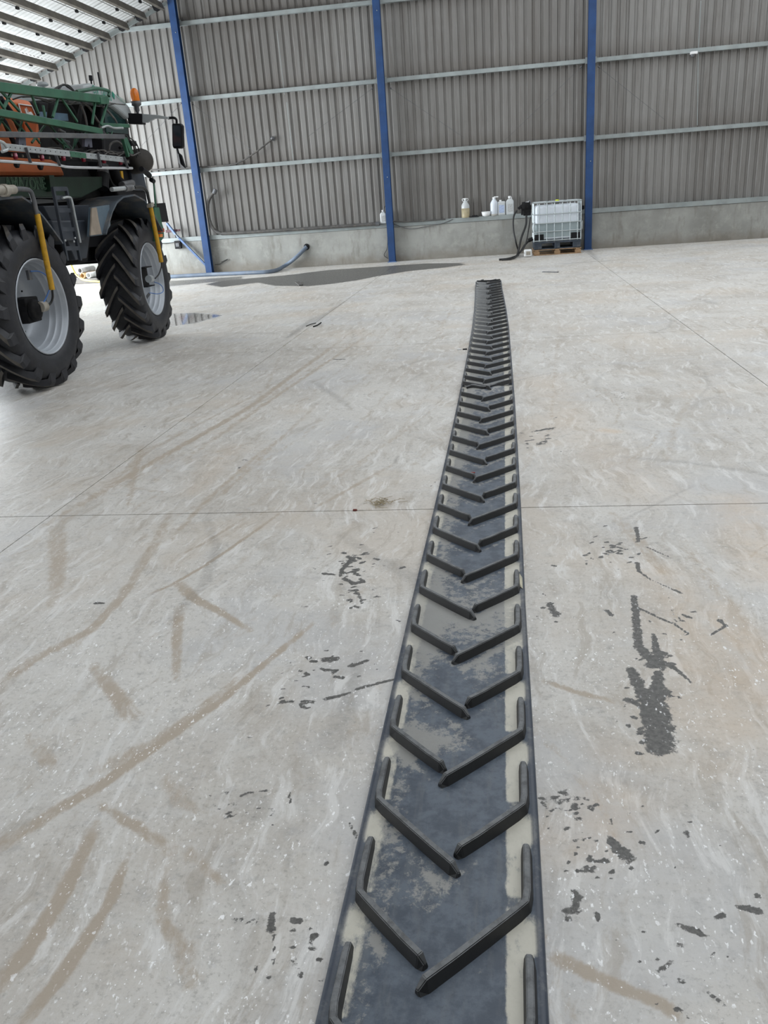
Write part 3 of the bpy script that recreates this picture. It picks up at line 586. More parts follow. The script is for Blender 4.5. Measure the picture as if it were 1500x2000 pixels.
def belt_body():
    ny = int((Y1B-Y0B)/.012); us = [-1, -.985, -.93, -.90] + list(np.linspace(-.86, .86, 42)) + [.90, .93, .985, 1]
    zs = {0: -.018, 1: 0.002, 2: 0.002, 3: 0.0}; nu = len(us); V = []; A = []
    rng = np.random.RandomState(3)
    for j in range(ny+1):
        y = Y0B+(Y1B-Y0B)*j/ny; ph = ((y-TIP0)/PER)
        curl = max(0, (y-14.5)/1.8)**2*.05
        for i, u in enumerate(us):
            k = min(i, nu-1-i); z = BZ + zs.get(k, 0) + bump_z(y)*(1-.8*u*u) + curl*abs(u)**4*(1 if k > 0 else 1)
            if k == 0: z = .004+curl
            V.append((bx(y)+u*bw(y), y, z))
            # dust: strip beside the side lugs and the triangle outside of each corner
            au = abs(u); f = (ph - .262/PER*1.0) % 1.0   # 0 at lug corner, going up along the side lug to .6
            d = 0
            if u > 0: d = max(d, .74*math.exp(-((u-.73)/.115)**6) * (1 if f > .08 else .6) * (1 if f < .92 else .85))
            if u < 0: d = max(d, .66*math.exp(-((u+.78)/.10)**4)*(1 if f > .05 else .5))
            if f > .55: d = max(d, .82*math.exp(-((au-.84)/.2)**2)*math.sin(PI*min(1, (f-.5)/.5))**.5)
            yy = y+.0
            p = .20+.42*math.exp(-((y-3.05)/.35)**2) + .55*math.exp(-((y-2.22)/.09)**2 - ((u+.25)/.5)**2) + .36*math.exp(-((y-1.60)/.12)**2-((u+.15)/.3)**2) + .30*math.exp(-((u+.62)/.2)**2) + .3*math.exp(-((y-2.62)/.12)**2-((u-.3)/.3)**2)
            p += .34*(1/(1+math.exp(-(y-4.2)*1.1)))
            # pale dust caught just before each lug row
            dl = (ph - au*.262/PER*1.12) % 1.0
            p += .20*math.exp(-((dl-.88)/.08)**2)
            A.append((d, p, 1.0 if au > .915 else 0.0, 1))
    F = [(j*nu+i, j*nu+i+1, (j+1)*nu+i+1, (j+1)*nu+i) for j in range(ny) for i in range(nu-1)]
    me = bpy.data.meshes.new('track_belt'); o0 = Vector((bx(1), 1, 0))
    me.from_pydata([Vector(v)-o0 for v in V], [], F); me.polygons.foreach_set('use_smooth', [True]*len(F))
    at = me.color_attributes.new('tm', 'FLOAT_COLOR', 'POINT'); at.data.foreach_set('color', np.array(A, np.float32).ravel())
    me.materials.append(track_mat()); o = bpy.data.objects.new('track_belt', me); COL.objects.link(o); o.parent = track
belt_body()
def lug_mesh(sgn, long_):
    # tapering bar: run along the edge, corner, then slant to the centre
    tip = (-.038, 0) if long_ else (.024, .066)
    path = [Vector((.214, .462, 0)), Vector((.215, .43, 0)), Vector((.214, .29, 0)), Vector((.209, .254, 0)), Vector((.188, .228, 0))]
    end = Vector((tip[0], tip[1], 0))
    for s in (.33, .66, .93): path.append(path[4].lerp(end, s) + Vector((.003*math.sin(s*3), 0, 0)))
    path.append(end); n = len(path); vs = []; rnd = random.Random(5+long_)
    for i, p in enumerate(path):
        a = path[max(i-1, 0)]; b = path[min(i+1, n-1)]; d = (b-a).normalized(); nn = Vector((-d.y, d.x, 0))*-1
        if nn.y < 0 and i > 4: pass
        hh = .034; wb = .0155; wt = .0085
        if i == 0: hh, wb, wt = .016, .012, .007
        if i == 1: hh = .024
        if i == n-1: hh, wb, wt = .012, .010, .004
        hh += rnd.uniform(-.001, .0015)
        sh = Vector((0, .004, 0)) if i > 3 else Vector((0, 0, 0))
        for w, h in ((-wb, 0), (-wt, hh), (wt, hh+.0005), (wb, 0)): vs.append(p + nn*w + Vector((0, 0, h)) + (sh if h else Vector((0, 0, 0))))
    mb = MB(); fs = []
    for i in range(n-1):
        for k in range(3): a = i*4+k; fs.append((a, a+1, a+5, a+4))
        fs.append((i*4+3, i*4, i*4+4, i*4+7))
    fs += [(3, 2, 1, 0), (n*4-4, n*4-3, n*4-2, n*4-1)]
    vs = [Vector((v.x*sgn, v.y, v.z)) for v in vs]
    mb.add(vs, fs); me = bpy.data.meshes.new('chevron_lug'); me.from_pydata(vs, [], fs)
    bm = bmesh.new(); bm.from_mesh(me); bmesh.ops.recalc_face_normals(bm, faces=bm.faces)
    bmesh.ops.bevel(bm, geom=[e for e in bm.edges if e.calc_face_angle(0) > .5 and max(v.co.z for v in e.verts) > .01], offset=.0022, segments=2, affect='EDGES'); bm.to_mesh(me); bm.free()
    me.materials.append(M_TREAD_V); return me
def worn_lug_mat():
    t = NT('worn_lug_rubber'); geo = t.n('ShaderNodeNewGeometry'); nz = t.n('ShaderNodeSeparateXYZ', {0: geo.outputs['True Normal']}).outputs[2]; P = geo.outputs['Position']
    n1 = t.noise(22, 8, P, .7); n2 = t.noise(90, 6, P, .7)
    c = t.mix(n1, (.020, .021, .023), (.040, .040, .040))
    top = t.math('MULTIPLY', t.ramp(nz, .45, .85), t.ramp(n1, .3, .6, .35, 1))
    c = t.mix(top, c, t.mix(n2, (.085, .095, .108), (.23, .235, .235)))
    t.base(c); t.rough(.55); t.bump(n1, .3, .002); return t.m
M_TREAD_V = worn_lug_mat()
LM = {(s, l): lug_mesh(s, l) for s in (1, -1) for l in (0, 1)}
y = TIP0; k = 3
while y < Y1B-.06:
    rl = (k % 2 == 0)
    for s in (1, -1):
        lg = 1 if (s == 1) == rl else 0
        if y+.45 > Y1B: sc = max(.25, (Y1B-y)/.46)
        else: sc = 1
        o = bpy.data.objects.new('chevron_lug', LM[(s, lg)]); COL.objects.link(o); o.parent = track
        if y > .3: o.location = (bx(y+.2)-bx(1), y-1, BZ-.001+bump_z(y+.15)*.8+ (max(0, (y+.3-14.5)/1.8)**2*.03)); o.scale = (1, sc, 1)
        else: bpy.data.objects.remove(o, do_unlink=True); continue
        o.rotation_euler = (0, 0, -math.atan((bx(y+.4)-bx(y))/.4))
    y += PER; k += 1
# torn ridge lying across the belt
mb = MB().tube([FL(911, 757, .05), FL(924, 754, .06), FL(945, 757, .055), FL(965, 752, .06), FL(986, 747, .045)], [.014, .02, .02, .016, .008], 8); mb.build('split_ridge', M_TREAD_V, track)
# frayed fabric at the far end and torn tag on the edge
mb = MB(); 
for q in range(7):
    X = bx(16.3)-.21+q*.06; h = .05+.03*math.sin(q*1.7)
    mb.add([(X, 16.28, .02), (X+.062, 16.28, .02), (X+.06, 16.32, .02+h), (X+.003, 16.31, .02+h*.9)], [(0, 1, 2, 3)])
mb.build('frayed_end', mat('frayed_cord', (.05, .055, .075), .8), track)
mb = MB().add([FL(1012, 1115, .03), FL(1020, 1128, .035), FL(1021, 1150, .026), FL(1010, 1140, .03), FL(1008, 1125, .045)], [(0, 1, 2, 3, 4)])
mb.build('torn_edge', mat('torn_cream_edge', (.5, .47, .36), .8), track)

# ------------------------------------------------------------------ SPRAYER
dF = Vector((0, 1, 0)); dR = Vector((1, 0, 0)); NW = Vector((-4.87, 8.38, 0))
def V(a, b, z): return NW + dR*a + dF*b + Vector((0, 0, z))
def SP(px, py, a=0.0):
    r = ray(px, py); t = (a - (EYE-NW).dot(dR))/r.dot(dR); return EYE + r*t
def SQ(px, py, b):
    r = ray(px, py); t = (b - (EYE-NW).dot(dF))/r.dot(dF); return EYE + r*t
def SPl(pts, a): return [SP(x, y, a) for x, y in pts]
def bof(P): return (P-NW).dot(dF)
spr = empty('field_sprayer', V(-1.1, 1.6, 0), 'large green and orange self-propelled crop sprayer parked at left on tall tyres', 'sprayer')
# wheels
def tyre_parts(ca, cb, cz, outward, steer=0.0, R=.85):
    rot = Matrix.Rotation(steer, 3, 'Z'); dFw = rot @ dF; dRw = rot @ dR
    o_ = dRw*outward; c = V(ca, cb, cz); K = R/.85
    prof = [(.500, -.01), (.515, .005), (.57, .028), (.64, .038), (.71, .028), (.758, .0), (.785, -.05), (.795, -.24), (.785, -.43), (.758, -.48), (.71, -.508), (.64, -.518), (.57, -.508), (.51, -.48), (.485, -.44), (.485, -.05), (.500, -.01)]
    prof = [(r if r < .52 else .52+(r-.52)*(R-.52)/.33, h) for r, h in prof]
    ty = MB().lathe(prof, 56, c, o_, closed=True).build('tyre', M_RUBBER, spr, origin=c)
    me = None
    # tread lug mesh built for one angle and turned for the rest
    for side in (1, -1):
        n = 18; vs = []; S = 6
        for i in range(S+1):
            s = i/S; aa = -.24 + side*(-.014 + s*.27)
            th = .16 - .46*(s**1.15); hw = (.040+.030*s**2)/.8
            rt = R if s < .82 else R-.012*(s-.82)/.18; rb = (.785 if s < .85 else .765)*K
            for dth, rr in ((-hw, rb), (-hw*.55, rt), (hw*.55, rt), (hw, rb)):
                t_ = th+dth; vs.append(o_*aa + (-dFw*math.cos(t_) + Vector((0, 0, 1))*math.sin(t_))*rr)
        # shoulder drop
        aa = -.24 + side*.272; th = .16-.46
        for dth, rr in ((-.085, .70*K), (-.052, .80*K), (.052, .80*K), (.085, .70*K)):
            t_ = th-.015+dth; vs.append(o_*aa + (-dFw*math.cos(t_)+Vector((0, 0, 1))*math.sin(t_))*rr)
        m_ = S+2; fs = []
        for i in range(m_-1):
            for k_ in range(3): a_ = i*4+k_; fs.append((a_, a_+1, a_+5, a_+4))
        fs += [(3, 2, 1, 0), (m_*4-4, m_*4-3, m_*4-2, m_*4-1)]
        me = bpy.data.meshes.new('tread_lug'); me.from_pydata(vs, [], fs)
        bm = bmesh.new(); bm.from_mesh(me); bmesh.ops.recalc_face_normals(bm, faces=bm.faces); bm.to_mesh(me); bm.free(); me.materials.append(M_RUBBER); me.materials.append(M_LUG)
        for i_, p_ in enumerate(me.polygons): p_.material_index = 1 if (i_ < 3*(m_-2) and i_ % 3 == 1) else 0
        for q in range(n):
            ang = 2*PI*(q+(.5 if side == -1 else 0))/n
            ob = bpy.data.objects.new('tread_lug', me); COL.objects.link(ob); ob.parent = ty
            ob.rotation_mode = 'QUATERNION'; ob.rotation_quaternion = Matrix.Rotation(ang, 3, dRw).to_quaternion()
    rp = [(.503, .004), (.495, .014), (.483, .002), (.478, -.035), (.468, -.045), (.464, -.055), (.462, -.10), (.450, -.11), (.446, -.12), (.445, -.17), (.433, -.18), (.430, -.19), (.425, -.30), (.38, -.34), (.37, -.36), (.16, -.39), (.15, -.34), (.02, -.33), (.0, -.33)]
    rim = MB().lathe(rp, 48, c, o_, closed=True).build('wheel_rim', M_RIM, spr, origin=c)
    mb = MB()
    for q in range(12):
        a_ = 2*PI*q/12; mb.lathe([(.011, 0), (.011, .012), (0, .013)], 6, c - o_*.372 + (dFw*math.cos(a_)+Vector((0, 0, 1))*math.sin(a_))*.31, o_)
    mb.build('wheel_bolts', M_BLACK, rim)
    return c
c1 = tyre_parts(0, 0, .860, 1); c2 = tyre_parts(-.077, 3.17, .838, 1, math.radians(5.5), .835)
tyre_parts(-2.75, 0, .860, -1); tyre_parts(-2.67, 3.17, .838, -1, math.radians(5.5), .835)
# hub motors
def prismP(pts, a, depth, name, mt, bevel=.01, lab=None):
    return MB().prism(SPl(pts, a), dR*-depth).build(name, mt, spr, bevel=bevel, label=lab)
hm = MB().box(V(-.20, -.02, .84), (.20, .26, .26)).lathe([(.11, 0), (.11, .06), (.07, .07), (.05, .09), (0, .09)], 20, V(-.10, -.05, .84), dR); hm.build('hub_motor', M_DARK, spr, .015)
MB().lathe([(.055, 0), (.055, .10), (.03, .105), (0, .105)], 16, SP(78, 600, -.02), (SP(92, 597, 0)-SP(78, 600, 0)).normalized()).build('air_valve', M_BEIGE, spr)
MB().box(V(-.20, 3.15, .88), (.03, .25, .27)).box(V(-.15, 3.15, 1.01), (.10, .25, .012)).box(V(-.15, 3.15, .75), (.10, .25, .012)).build('hub_bracket', M_DARK, spr)
MB().lathe([(.05, 0), (.05, .09), (.025, .1), (0, .1)], 16, SP(290, 545, -.02), (SP(303, 544, 0)-SP(290, 545, 0)).normalized()).build('air_valve', M_RAIL, spr)
def H(pts, a, r, name, mt, seg=7, spline=True): return MB().tube([SP(x, y, (a if not isinstance(a, (list, tuple)) else a[i])) for i, (x, y) in enumerate(pts)], r, seg, spline).build(name, mt, spr)
H([(60, 530), (75, 530), (88, 536), (95, 545)], -.05, .007, 'air_line', M_BLUEH); H([(97, 565), (90, 582), (84, 592)], 0, .008, 'air_line', M_BLUEH)
H([(302, 551), (312, 555), (318, 562), (318, 570), (308, 574), (292, 572)], 0, .006, 'air_line', M_BLUEH)
MB().box(SP(57, 537, -.08), (.03, .06, .10)).build('valve_stem', M_GREYBAR, spr)
MB().bar(SP(285, 583, -.10), SP(292, 573, -.05), .03).build('valve_stem', M_GREYBAR, spr)
# yellow drop tubes with their hoses
H([(72.5, 418), (87, 492), (102, 566)], .07, .031, 'drop_tube', M_YEL, 12, False); H([(293, 399), (304, 455), (315, 512)], .07, .031, 'drop_tube', M_YEL, 12, False)
H([(26, 369), (50, 370), (60, 375), (66, 392), (72, 419)], .07, .025, 'drop_hose', M_GREYBAR, 10); H([(262, 366), (276, 366), (286, 373), (290, 388), (293, 400)], .07, .022, 'drop_hose', M_HOSEB, 10)
H([(102, 566), (103, 580), (100, 590), (94, 597)], [.07, .06, .04, .02], .012, 'valve_hose', M_HOSEB); H([(315, 512), (315, 522), (310, 536), (303, 544)], [.07, .06, .04, .02], .010, 'valve_hose', M_HOSEB)
H([(-40, 372), (27, 370)], .07, .045, 'axle_cylinder', M_BEIGE, 12); H([(4, 372), (12, 372)], .07, .06, 'cylinder_collar', M_BEIGE, 12)
H([(12, 364), (27, 366)], .09, .018, 'cylinder_collar', M_BEIGE, 8)
H([(218, 370), (262, 366)], .05, .028, 'axle_cylinder', M_RAIL, 12); H([(243, 368), (256, 366.5)], .05, .042, 'cylinder_collar', M_GREYBAR, 12)
MB().bar(SP(291, 402, .07), SP(296, 399, .07), .07, .05).build('tube_clamp', M_BEIGE, spr)
# fenders: folded shells
def fender(pts, thick, a, depth, name, lab=None):
    P = SPl(pts, a); cen = sum(P, Vector())/len(P); n = len(P); inner = []
    for i in range(n):
        t_ = (P[min(i+1, n-1)]-P[max(i-1, 0)]).normalized(); nn = t_.cross(dR).normalized()
        if nn.dot(cen-P[i]+Vector((0, 0, -.5))) < 0: nn = -nn
        inner.append(P[i]+nn*thick)
    mb = MB(); d = dR*-depth; vs = P+inner+[p+d for p in P]+[p+d for p in inner]; fs = []
    for i in range(n-1): fs += [(i, i+1, n+i+1, n+i), (2*n+i, 3*n+i, 3*n+i+1, 2*n+i+1), (i, 2*n+i, 2*n+i+1, i+1), (n+i, n+i+1, 3*n+i+1, 3*n+i)]
    fs += [(0, n, 3*n, 2*n), (n-1, 3*n-1, 4*n-1, 2*n-1)]
    mb.add(vs, fs); o = mb.build(name, M_FENDER, spr, label=lab)
    # inner side wall that closes the arch towards the chassis
    q = [p+d*1.0 for p in P]; MB().prism(q+[q[-1]+Vector((0, 0, -.15)), q[0]+Vector((0, 0, -.15))], dR*-.03).build('wheel_arch_wall', M_BLACK, spr)
fender([(207, 456), (212, 436), (219, 412), (228, 394), (241, 383), (263, 379), (283, 390), (300, 416), (319, 450)], .022, .05, .52, 'fender')
fender([(-90, 470), (-62, 420), (-40, 396), (0, 386), (42, 382), (64, 396), (88, 425), (108, 452), (124, 474)], .022, .05, .52, 'fender')
# front fender back panel in pale blue-grey and dusty beige
prismP([(177, 462), (180, 405), (214, 400), (216, 440), (206, 458)], .0, .05, 'fender_panel', mat('slate_blue_plastic', (.10, .145, .185), .55, 0, .2, 3, .3, (.2, .19, .17)), .006)
prismP([(177.5, 460), (180, 406), (189, 405), (193, 430), (199, 457)], .012, .02, 'mud_stained_strip', mat('dried_mud', (.30, .25, .20), .8, 0, .2, 4), .002)
# side panel between the wheels, ladder
prismP([(84, 402), (174, 400), (181, 430), (176, 460), (170, 504), (148, 508), (132, 470), (108, 445)], -.20, .25, 'side_panel', M_PANEL, .01)
prismP([(100, 430), (168, 430), (166, 470), (112, 470)], -.14, .10, 'side_panel', M_PANEL, .02)
for A, B in (((103, 366), (131, 509)), ((129, 368), (157, 509))): MB().bar(SP(*A, .02), SP(*B, .02), .035, .03, dR).build('ladder_rail', M_PANEL, spr)
for y_, x0, x1 in ((369, 103, 130), (386, 107, 133), (411, 112, 138), (448, 119, 146), (485, 126, 153)): MB().bar(SP(x0, y_, .02), SP(x1, y_, .02), .045, .028, dR).build('ladder_rung', M_PANEL, spr)
H([(122, 387), (134, 385), (140, 391), (147, 425), (157, 474)], .06, .013, 'grab_rail', M_RAIL, 8)
for x_, y_ in ((127, 470), (146, 465), (144, 472)): MB().lathe([(.012, 0), (.012, .01), (0, .012)], 8, SP(x_, y_, .05), dR).build('bolt_head', M_RAIL, spr)
# chassis, belly and axle gear
zc = SP(150, 516, -.6).z
MB().prism([V(-.60, -1.7, zc), V(-.60, 3.9, zc), V(-.60, 4.1, 1.6), V(-.60, -1.9, 1.6)], dR*-1.6).build('chassis', M_DARK, spr, .02)
for b_ in (0, 3.17):
    MB().bar(V(-.30, b_, 1.22), V(-2.5, b_, 1.22), .22, .22).build('axle', M_DARK, spr, .02)
    MB().bar(V(-.50, b_, 1.35), V(-.50, b_, .76), .16, .16).build('axle_leg', M_DARK, spr, .02)
MB().prism(SPl([(115, 470), (176, 470), (171, 512), (130, 516)], -.3), dR*-.8).build('step_box', M_DARK, spr, .01)
# green frame beam with lettering
prismP([(-60, 345), (200, 345), (206, 362), (160, 386), (-60, 383)], -.22, .12, 'frame_beam', M_GREEND, .01)
prismP([(96, 342), (106, 342), (108, 372), (100, 374)], -.16, .08, 'frame_post', M_GREEND, .005)
def text3(txt, P0, P1, h, mt, parent, name, outline=0.0, nrm=None, thick=.002, up=Vector((0, 0, 1))):
    c = bpy.data.curves.new(name, 'FONT'); c.body = txt; c.size = 1; c.resolution_u = 3
    if outline: c.fill_mode = 'NONE'; c.bevel_depth = outline; c.bevel_resolution = 0
    ob = bpy.data.objects.new(name, c); COL.objects.link(ob); bpy.context.view_layer.update()
    dg = bpy.context.evaluated_depsgraph_get(); me = bpy.data.meshes.new_from_object(ob.evaluated_get(dg)); bpy.data.objects.remove(ob, do_unlink=True)
    xs = [v.co.x for v in me.vertices]; ys = [v.co.y for v in me.vertices]; x0, x1, y0, y1 = min(xs), max(xs), min(ys), max(ys)
    L = (P1-P0).length; ex = (P1-P0).normalized(); ez = ex.cross(up).normalized() if nrm is None else nrm; ey = ez.cross(ex).normalized()
    if ey.dot(up) < 0: ey = -ey
    for v in me.vertices:
        v.co = ex*((v.co.x-x0)/(x1-x0)*L) + ey*((v.co.y-y0)/(y1-y0)*h) + ez*(v.co.z*.3+thick)
    o = bpy.data.objects.new(name, me); me.materials.clear(); me.materials.append(mt); COL.objects.link(o)
    o.parent = parent; o.location = P0-ORG[parent.name]; ORG[o.name] = P0; return o
M_LETTER = mat('pale_green_outline', (.16, .27, .18), .5)
text3('AMAZONE', SP(13, 371, -.215), SP(91, 370, -.215), .125, M_LETTER, spr, 'lettering', .013, dR)
# orange tank
prismP([(-140, 185), (20, 189), (62, 196), (78, 240), (84, 300), (118, 318), (131, 345), (-140, 345)], -.42, 1.5, 'spray_tank', M_ORANGE, .05)
prismP([(-20, 345), (131, 345), (128, 352), (-20, 350)], -.36, .3, 'tank_skirt', M_BLACK, .01)
pl = [(36, 203), (62, 207), (73, 230), (70, 262), (52, 262), (44, 232)]
prismP(pl, -.395, .03, 'label_panel', M_ORANGED, .004)
H([(45, 232), (36, 203), (62, 207), (73, 232)], -.385, .007, 'label_border', M_WHITE, 5, False)
prismP([(49, 212), (52, 212), (54, 220), (61, 218), (65, 224), (64, 240), (57, 232), (52, 222)], -.385, .01, 'label_symbol', M_WHITE, .0)
H([(51, 210), (56, 219)], -.38, .004, 'label_symbol', M_WHITE, 5, False)
H([(0, 192), (30, 232), (44, 262)], -.36, .035, 'tank_strap', M_BLACK, 6, False); H([(-20, 200), (10, 240), (30, 285)], -.36, .03, 'tank_strap', M_BLACK, 6, False)
for q in ((38, 314), (84, 318), (-4, 311)): prismP([(q[0]-7, q[1]-2), (q[0]+9, q[1]), (q[0]+8, q[1]+5), (q[0]+2, q[1]+5), (q[0], q[1]+14), (q[0]-4, q[1]+10)], -.02, .04, 'boom_hook', M_BLACK, .003)
# engine housing and cab
prismP([(76, 198), (140, 200), (205, 204), (236, 225), (247, 262), (258, 330), (250, 372), (150, 392), (80, 388)], -.75, 1.0, 'engine_housing', M_DARK, .03)
prismP([(200, 192), (222, 206), (251, 234), (254, 262), (262, 300), (281, 340), (289, 398), (240, 398), (205, 330)], -.50, 1.35, 'cab_body', M_BLACK, .03)
prismP([(203, 198), (226, 212), (249, 236), (251, 262), (208, 258)], -.485, .03, 'cab_window', M_GLASS, .004)
prismP([(255, 332), (279, 332), (288, 372), (262, 372)], -.46, .05, 'cab_step_panel', M_PANEL, .01)
prismP([(80, 218), (132, 222), (134, 236), (80, 234)], -.73, .02, 'rear_window', mat('pale_blue_glass', (.10, .17, .24), .2), .0)
roof = prismP([(163, 165), (178, 162), (200, 170), (222, 180), (240, 193), (253, 208), (260, 224), (259, 232), (251, 232), (240, 222), (222, 208), (205, 200), (180, 197), (163, 188)], -.42, 1.55, 'cab_roof', M_ROOFCAB, .03, 'pale grey cab roof with green lettering')
text3('OX 14050', SP(181, 181, -.41), SP(219, 198, -.41), .10, M_TEAL, spr, 'roof_lettering', 0, dR)
prismP([(219, 178), (224, 184), (224, 194), (220, 188)], -.41, .006, 'roof_emblem', M_TEAL, 0)
text3('Pflanzenschutz', SP(227, 187, -.41), SP(246, 200, -.41), .028, M_TEAL, spr, 'roof_lettering', 0, dR)
text3('Management', SP(228, 192, -.41), SP(246, 206, -.41), .028, M_TEAL, spr, 'roof_lettering', 0, dR)
# roof extras
dm = SP(83, 166, -1.2)
MB().lathe([(0, .04), (.04, .036), (.07, .022), (.08, .0), (.07, -.012), (.03, -.02), (0, -.02)], 20, dm).tube([dm+Vector((0, 0, -.02)), dm+Vector((0, 0, -.17))], .015, 8, False).build('receiver_dome', M_ROOFCAB, spr)
H([(177, 150), (178, 158), (181, 182)], -.6, .012, 'antenna', M_BLACK, 8, False); H([(176.5, 148), (177.5, 157)], -.6, .026, 'antenna_tip', M_BLACK, 10, False); H([(191, 141), (199, 184)], -.5, .011, 'antenna', M_BLACK, 8, False)
for k_ in range(3): H([(104+k_*5, 176), (115+k_*4, 169-k_*2), (132, 166+k_*2), (146, 179)], -.35, .010, 'roof_hose', M_HOSEB, 6)
H([(150, 179), (168, 176), (190, 173), (212, 178), (212, 188)], -.2, .022, 'boom_loop', M_GREEN, 8)
# beacon, mirror arm and mirrors on the far corner
bC = bof(SP(252, 232, -.45)); 
mb = MB().bar(SQ(253, 232, bC), SQ(281, 233, bC), .14, .14); mb.build('arm_bracket', M_BLACK, spr, .01)
mb = MB().prism([SQ(281, 223, bC), SQ(310, 225, bC), (SQ(331, 229, bC)), SQ(331, 233, bC), SQ(305, 232, bC), SQ(290, 240, bC), SQ(281, 240, bC)], dF*-.06); mb.build('mirror_arm', M_ROOFCAB, spr, .005)
MB().tube([SQ(328, 231, bC), SQ(338, 230, bC), SQ(344, 233, bC), SQ(345, 241, bC)], .018, 8).build('mirror_stem', M_BLACK, spr)
MB().prism([SQ(335, 241, bC), SQ(353, 241, bC), SQ(356, 246, bC), SQ(357, 286, bC), SQ(354, 290, bC), SQ(338, 290, bC), SQ(336, 284, bC)], dF*.09).build('wing_mirror', M_BLACK, spr, .02)
MB().prism([SQ(338, 245, bC), SQ(353, 245, bC), SQ(354, 285, bC), SQ(339, 286, bC)], dF*-.006).build('mirror_face', glassy('dark_mirror_face', (.02, .03, .04), .1), spr)
MB().tube([SQ(346, 290, bC), SQ(349, 300, bC)], .014, 8).build('mirror_stem', M_BLACK, spr)
MB().prism([SQ(348, 298, bC), SQ(354, 303, bC), SQ(362, 329, bC), SQ(352, 322, bC)], dF*.05).build('kerb_mirror', M_BLACK, spr, .01)
MB().prism([SQ(346, 299, bC), SQ(348, 300, bC), SQ(352, 318, bC), SQ(361, 329, bC), SQ(355, 329, bC), SQ(348, 316, bC)], dF*.03).build('mirror_face', M_MIRROR, spr, .003)
bb = SQ(269, 222, bC)
MB().lathe([(.02, 0), (.02, .06), (.035, .08), (.035, .13), (.07, .15), (.075, .20), (.0, .20)], 16, bb+Vector((0, 0, -.04))).build('beacon_base', M_GREYBAR, spr)
MB().lathe([(.060, 0), (.060, .11), (.05, .15), (.025, .175), (0, .18)], 18, bb+Vector((0, 0, .155))).build('beacon_lens', M_AMBER, spr)
prismP([(256, 275), (266, 275), (269, 285), (258, 285)], -.3, .04, 'marker_lamp', M_BLACK, .005)
# silencer
sc = SP(271, 315, -.30); MB().lathe([(0, -.42), (.12, -.42), (.155, -.38), (.165, -.1), (.165, .10), (.15, .17), (.11, .21), (0, .22)], 24, sc, (dR*.75-dF*.66)).build('silencer', M_BROWNDRUM, spr)
H([(276, 330), (283, 335), (292, 343)], -.05, .038, 'exhaust_pipe', M_BLACK, 10)
H([(201, 322), (201, 340)], -.25, .07, 'filter_canister', M_GREYBAR, 16, False); H([(201, 340), (200, 368)], -.25, .08, 'filter_canister', M_BLACK, 16, False)
prismP([(236, 334), (240, 334), (242, 352), (238, 348)], -.3, .02, 'warning_sticker', M_YEL, 0)
H([(222, 330), (228, 350), (236, 358)], -.35, .07, 'intake_pipe', M_DARK, 10); H([(238, 362), (258, 358)], -.2, .05, 'intake_pipe', M_GREYBAR, 10)
# folded boom
def beam(A, B, a, w, h, name, mt, bev=.004): return MB().bar(SP(*A, a), SP(*B, a), w, h, (0, 0, 1)).build(name, mt, spr, bev)
beam((-80, 161), (206, 195), 0, .08, .088, 'boom_tube', M_GREEN); beam((-80, 206), (196, 257), 0, .07, .066, 'boom_tube', M_GREEN)
MB().prism(SPl([(196, 189), (210, 187), (214, 194), (213, 203), (198, 203)], .05), dR*-.12).build('boom_end_plate', M_GREEN, spr, .004)
beam((196, 244), (250, 246), -.1, .05, .045, 'boom_tube', M_GREEN)
diag = [((115, 186), (103, 229)), ((117, 187), (151, 238)), ((24, 176), (7, 212)), ((2, 178), (38, 217)), ((-20, 172), (10, 215)), ((209, 203), (197, 244)), ((186, 198), (180, 243)), ((88, 228), (84, 206)), ((60, 180), (75, 222))]
for A, B in diag: beam(A, B, 0, .022, .026, 'boom_lattice', M_GREEN, .003)
diag2 = [((91, 240), (62, 279)), ((93, 240), (137, 292)), ((176, 252), (160, 268)), ((178, 252), (200, 272)), ((20, 228), (58, 268)), ((0, 232), (24, 262)), ((148, 262), (143, 292)), ((153, 268), (140, 296)), ((50, 240), (78, 280)), ((-30, 225), (0, 262)), ((8, 224), (-10, 260)), ((45, 228), (36, 262)), ((118, 262), (128, 300)), ((100, 262), (145, 300))]
for A, B in diag2: beam(A, B, -.08, .018, .020, 'boom_lattice', M_GREEN, .002)
beam((-80, 261), (241, 267), .06, .05, .052, 'outer_boom_tube', M_GREYBAR)
MB().bar(SP(239, 268, .04), SP(250, 306, .04), .045, .04, dR).build('boom_strut', M_GREEN, spr, .003)
prismP([(242, 268), (248, 268), (262, 300), (256, 302)], -.03, .03, 'boom_end_plate', M_GREEN, .003)
for A, B in (((248, 268), (270, 305)), ((252, 268), (274, 300)), ((244, 262), (268, 308))): H([A, ((A[0]+B[0])/2+3, (A[1]+B[1])/2-4), B], -.1, .008, 'boom_hose', M_HOSEB, 5)
for x_ in (37, 166): prismP([(x_, 267), (x_+13, 267), (x_+15, 288), (x_+10, 288), (x_+8, 280), (x_+5, 287), (x_, 286)], .05, .04, 'boom_bracket', mat('blue_grey_bracket', (.085, .09, .12), .5, .2), .003)
beam((4, 286), (241, 312), .05, .03, .062, 'nozzle_rail', M_RAIL)
beam((137, 300.5), (168, 304.3), .066, .006, .060, 'rail_patch', M_GREEN, 0)
mb = MB()
for k_ in range(24):
    t_ = k_/23; mb.lathe([(.005, 0), (.005, .004), (0, .004)], 6, SP(10+t_*226, 286.6+t_*22.630, .067), dR)
o = mb.build('rail_holes', M_BLACK, spr); o['kind'] = 'stuff'
H([(-40, 270), (0, 276), (12, 285), (14, 292), (4, 296)], .1, .016, 'bumper_hoop', M_RAIL, 8)
H([(-80, 307), (0, 314.5), (60, 318.5), (112, 322.5), (145, 327), (258, 328.5)], .06, .0155, 'guard_pipe', M_PIPE, 10)
